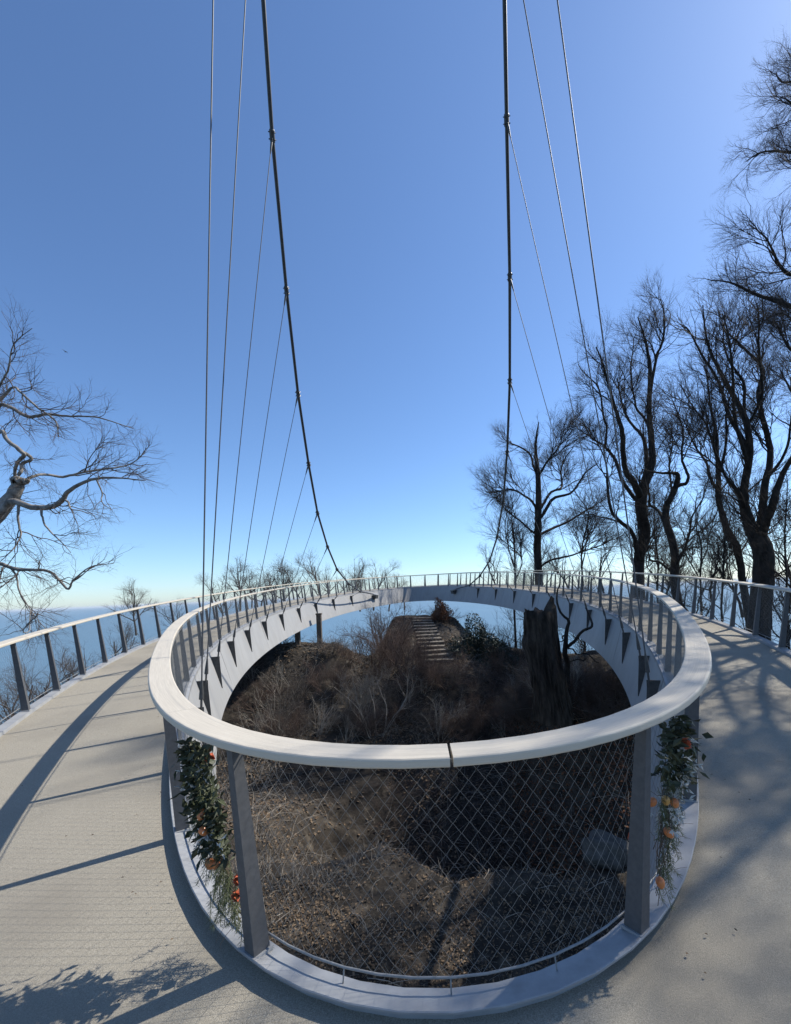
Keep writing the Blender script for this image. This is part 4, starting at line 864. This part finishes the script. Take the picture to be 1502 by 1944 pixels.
def garland(label, s0, ds, pic, seed, lush):
    """hangs on the deck side of the mesh from the handrail down; pic: eggs and flowers given by picture position and height"""
    r = np.random.default_rng(seed)
    axis = lambda f: INNER.pt(s0+ds*f, 0.022+LEAN*(HR-0.07-1.02*f)+0.055, HR-0.07-1.02*f)
    t3, n3 = INNER.axes(s0); root = thing('easter_garland', label, 'garland', axis(0.0))
    def cloud(n, f0, f1, wid, dep):
        f = r.uniform(f0+.07, f1, n); c = np.array([axis(v) for v in f]); return c+t3*r.normal(0, 1, (n, 1))*wid+n3*np.abs(r.normal(0, 1, (n, 1)))*dep, f
    # dark glossy leaves, mostly in the upper half
    P, f = cloud(1050 if lush else 430, 0.0, 0.60 if lush else .40, .078, .045); A = unit(r.normal(0, 1, (len(P), 3))+n3*.9+[0, 0, -.25]); Bv = unit(np.cross(A, r.normal(0, 1, (len(P), 3))))
    V, T = cards(P, A, Bv, r.uniform(.03, .085, len(P)), r.uniform(.008, .020, len(P)), .45, .06); o = part('dark_leaves', V, None, M['leaf_dark'], root, tris=T); o['kind'] = 'stuff'
    # fir fronds: many needles on hanging sprigs
    B = Buf(); nf = 90 if lush else 60
    for k in range(nf):
        f = r.uniform(.12, .86); c = axis(f)+t3*r.normal(0, .055)+n3*abs(r.normal(0, .035)); d = unit(np.array([0, 0, -1.])+t3*r.normal(0, .35)+n3*r.uniform(0, .4)); L = r.uniform(.10, .2)
        n = 70; u = r.random(n); p = c+d*(u*L)[:, None]; pe = r.normal(0, 1, (n, 3)); pe -= (pe@d)[:, None]*d; nd = unit(unit(pe)*.8+d*.6); Bv = unit(np.cross(nd, r.normal(0, 1, (n, 3))))
        V, T = cards(p, nd, Bv, r.uniform(.018, .036, n), .0011*np.ones(n)); B.add(V, None, T); B.tube(np.array([c, c+d*L]), .0016, 4, False)
    o = B.part('fir_fronds', M['fir'], root); o['kind'] = 'stuff'
    # silvery dried sprigs
    B = Buf()
    for k in range(30 if lush else 52):
        f = r.uniform(.10, .62); c = axis(f)+t3*r.normal(0, .05)+n3*r.uniform(.02, .08); d = unit(r.normal(0, 1, 3)+n3*.6+np.array([0, 0, -.6])); n = 9
        u = r.random(n); p = c+d*(u*.09)[:, None]; pe = unit(r.normal(0, 1, (n, 3))); nd = unit(pe+d*.7); V, T = cards(p, nd, unit(np.cross(nd, r.normal(0, 1, (n, 3)))), r.uniform(.022, .045, n), r.uniform(.004, .009, n), .5, .1); B.add(V, None, T)
    o = B.part('silvery_sprigs', M['pale_leaf'], root); o['kind'] = 'stuff'
    # vine stems and curly twigs
    B = Buf()
    for k in range(26):
        f0 = r.uniform(0.06, .55); f1 = min(1.02, f0+r.uniform(.25, .5)); pts = np.array([axis(v)+t3*r.normal(0, .035)+n3*r.uniform(0, .05) for v in np.linspace(f0, f1, 6)]); B.tube(catmull(pts, 4), .0022, 4, False)
    for k in range(20):
        c = axis(r.uniform(.3, 1.0)); d = unit(t3*r.normal(0, 1)+n3*r.uniform(-.1, .9)+np.array([0, 0, r.normal(0, .6)])); pts = [c]
        for j in range(5): d = unit(d+r.normal(0, .35, 3)); pts.append(pts[-1]+d*.035)
        B.tube(np.array(pts), np.linspace(.0018, .0008, 6), 3, False)
    o = B.part('vine_stems', M['vine'], root); o['kind'] = 'stuff'
    base = np.array(root.location)
    for (px, py, kind, out) in pic:
        # position: on the sight line of the photo pixel, at the distance of the garland's outer face
        best = min(np.linspace(0, 1.05, 120), key=lambda f: abs((lambda q: CAM_CY-CAM_F*((q-CAM_POS)@AX_U)/((q-CAM_POS)@AX_F)-py)(axis(f))))
        q = axis(best)+n3*(out+.05); Y = q[1]; q = at(px, py, Y)
        if kind in 'ey':
            o = bpy.data.objects.new('egg', EGG if kind == 'e' else EGG_M); COL.objects.link(o); o.parent = root; o.location = tuple(q-base); o.rotation_euler = tuple(r.normal(0, .35, 3)); o.scale = (.86, .86, .9)
        else:
            B = Buf(); n = 9; a = np.arange(n)*2.4; ax = unit(n3+np.array([0, 0, .35])); u = unit(np.cross(ax, [0, 0, 1.])); v = np.cross(ax, u)
            dirs = unit(ax[None]*1.0+(np.cos(a)[:, None]*u+np.sin(a)[:, None]*v)*(.25+.07*np.arange(n)[:, None])); V, T = cards(np.repeat((q-ax*.02)[None], n, 0), dirs, unit(np.cross(dirs, ax+.01)), .055*np.ones(n), .020*np.ones(n), .6, .12)
            B.add(V, None, T); B.part('blossom', M['flower'], root)
    return root
garland('lush evergreen garland with orange eggs hanging left of the left front post', -1.42, 0.30, [(402, 1440, 'f', .09), (383, 1546, 'e', .07), (387, 1578, 'e', .06), (460, 1598, 'y', .07), (398, 1640, 'e', .06), (410, 1642, 'e', .05), (456, 1670, 'f', .05), (452, 1700, 'f', .03)], 401, True)
garland('sparser twiggy garland with orange eggs hanging right of the right front post', 1.36, -0.16, [(1299, 1412, 'f', .10), (1238, 1523, 'e', .07), (1264, 1520, 'y', .06), (1281, 1525, 'e', .06), (1270, 1581, 'e', .07), (1198, 1591, 'f', .09), (1254, 1676, 'e', .07)], 402, False)

# ------------------------------------------------------------------ small litter blown onto the deck
def deck_litter():
    r = np.random.default_rng(501); n = 150; s_ = r.uniform(-9, 9, n); o = .12+2.0*r.random(n)**2.2; p = INNER.pt(s_, o, .006); a = r.uniform(0, 6.28, n); B = Buf()
    A = np.stack([np.cos(a), np.sin(a), r.normal(0, .15, n)], 1); Bv = unit(np.cross([0, 0, 1.], A)); V, T = cards(p, unit(A), Bv, r.uniform(.008, .026, n), r.uniform(.002, .007, n), .5, .15); B.add(V, None, T)
    for k in range(26):
        s0 = r.uniform(-7, 7); q = INNER.pt(s0, r.uniform(.2, 2.0), .005); d = unit(np.append(r.normal(0, 1, 2), 0)); pts = [q]
        for j in range(4): d = unit(d+np.append(r.normal(0, .3, 2), 0)); pts.append(pts[-1]+d*r.uniform(.008, .022))
        B.tube(np.array(pts), .0009, 3, False)
    o_ = B.part('deck_litter', M['litter'], None); tag(o_, 'tiny dead leaves and twigs scattered on the beige deck', 'litter', kind='stuff')
deck_litter()

# ------------------------------------------------------------------ a bird far off over the sea
def build_bird():
    c = at(125, 668, 62); root = thing('bird', 'tiny dark bird gliding in the sky above the left tree', 'bird', c)
    P = np.array([c+np.array([dx, 0, 0]) for dx in (-.20, -.14, -.02, .1, .17, .22)]); B = Buf(); B.tube(P, [.01, .035, .05, .035, .03, .008], 8); B.part('body', M['bird'], root)
    for sgn in (-1, 1):
        b = Buf(); q = [c+[.06, 0, .02], c+[-.06, 0, .02], c+[-.10, sgn*.32, .10], c+[-.12, sgn*.58, .05], c+[-.06, sgn*.36, .11]]
        V = np.vstack([np.array(q), np.array(q)+[0, 0, .012]]); T = [(0, 1, 2), (0, 2, 4), (4, 2, 3), (5, 7, 6), (5, 9, 7), (9, 8, 7)]; b.add(V, [(i, (i+1) % 5, (i+1) % 5+5, i+5) for i in (0, 1, 2, 3, 4)], T); b.part('wing', M['bird'], root)
build_bird()

# ------------------------------------------------------------------ sea haze: one closed box of even pale air round everything, sky outside
def build_haze():
    B = Buf(); B.box((0, 0, (-113.5+40)/2), (190000, 190000, 153.5)); V = np.vstack(B.V); Q = np.vstack(B.Q)
    mt = bpy.data.materials.new('pale_sea_haze'); mt.use_nodes = True; nt = mt.node_tree; nt.nodes.clear()
    out = nt.nodes.new('ShaderNodeOutputMaterial'); vol = nt.nodes.new('ShaderNodeVolumePrincipled')
    vol.inputs['Color'].default_value = (0.86, 0.93, 1.0, 1); vol.inputs['Density'].default_value = 2.2e-5
    nt.links.new(vol.outputs[0], out.inputs['Volume'])
    o = obj('haze', make_mesh('haze', V, Q), mt); tag(o, 'thin pale haze over the sea', 'haze', kind='stuff')
build_haze()
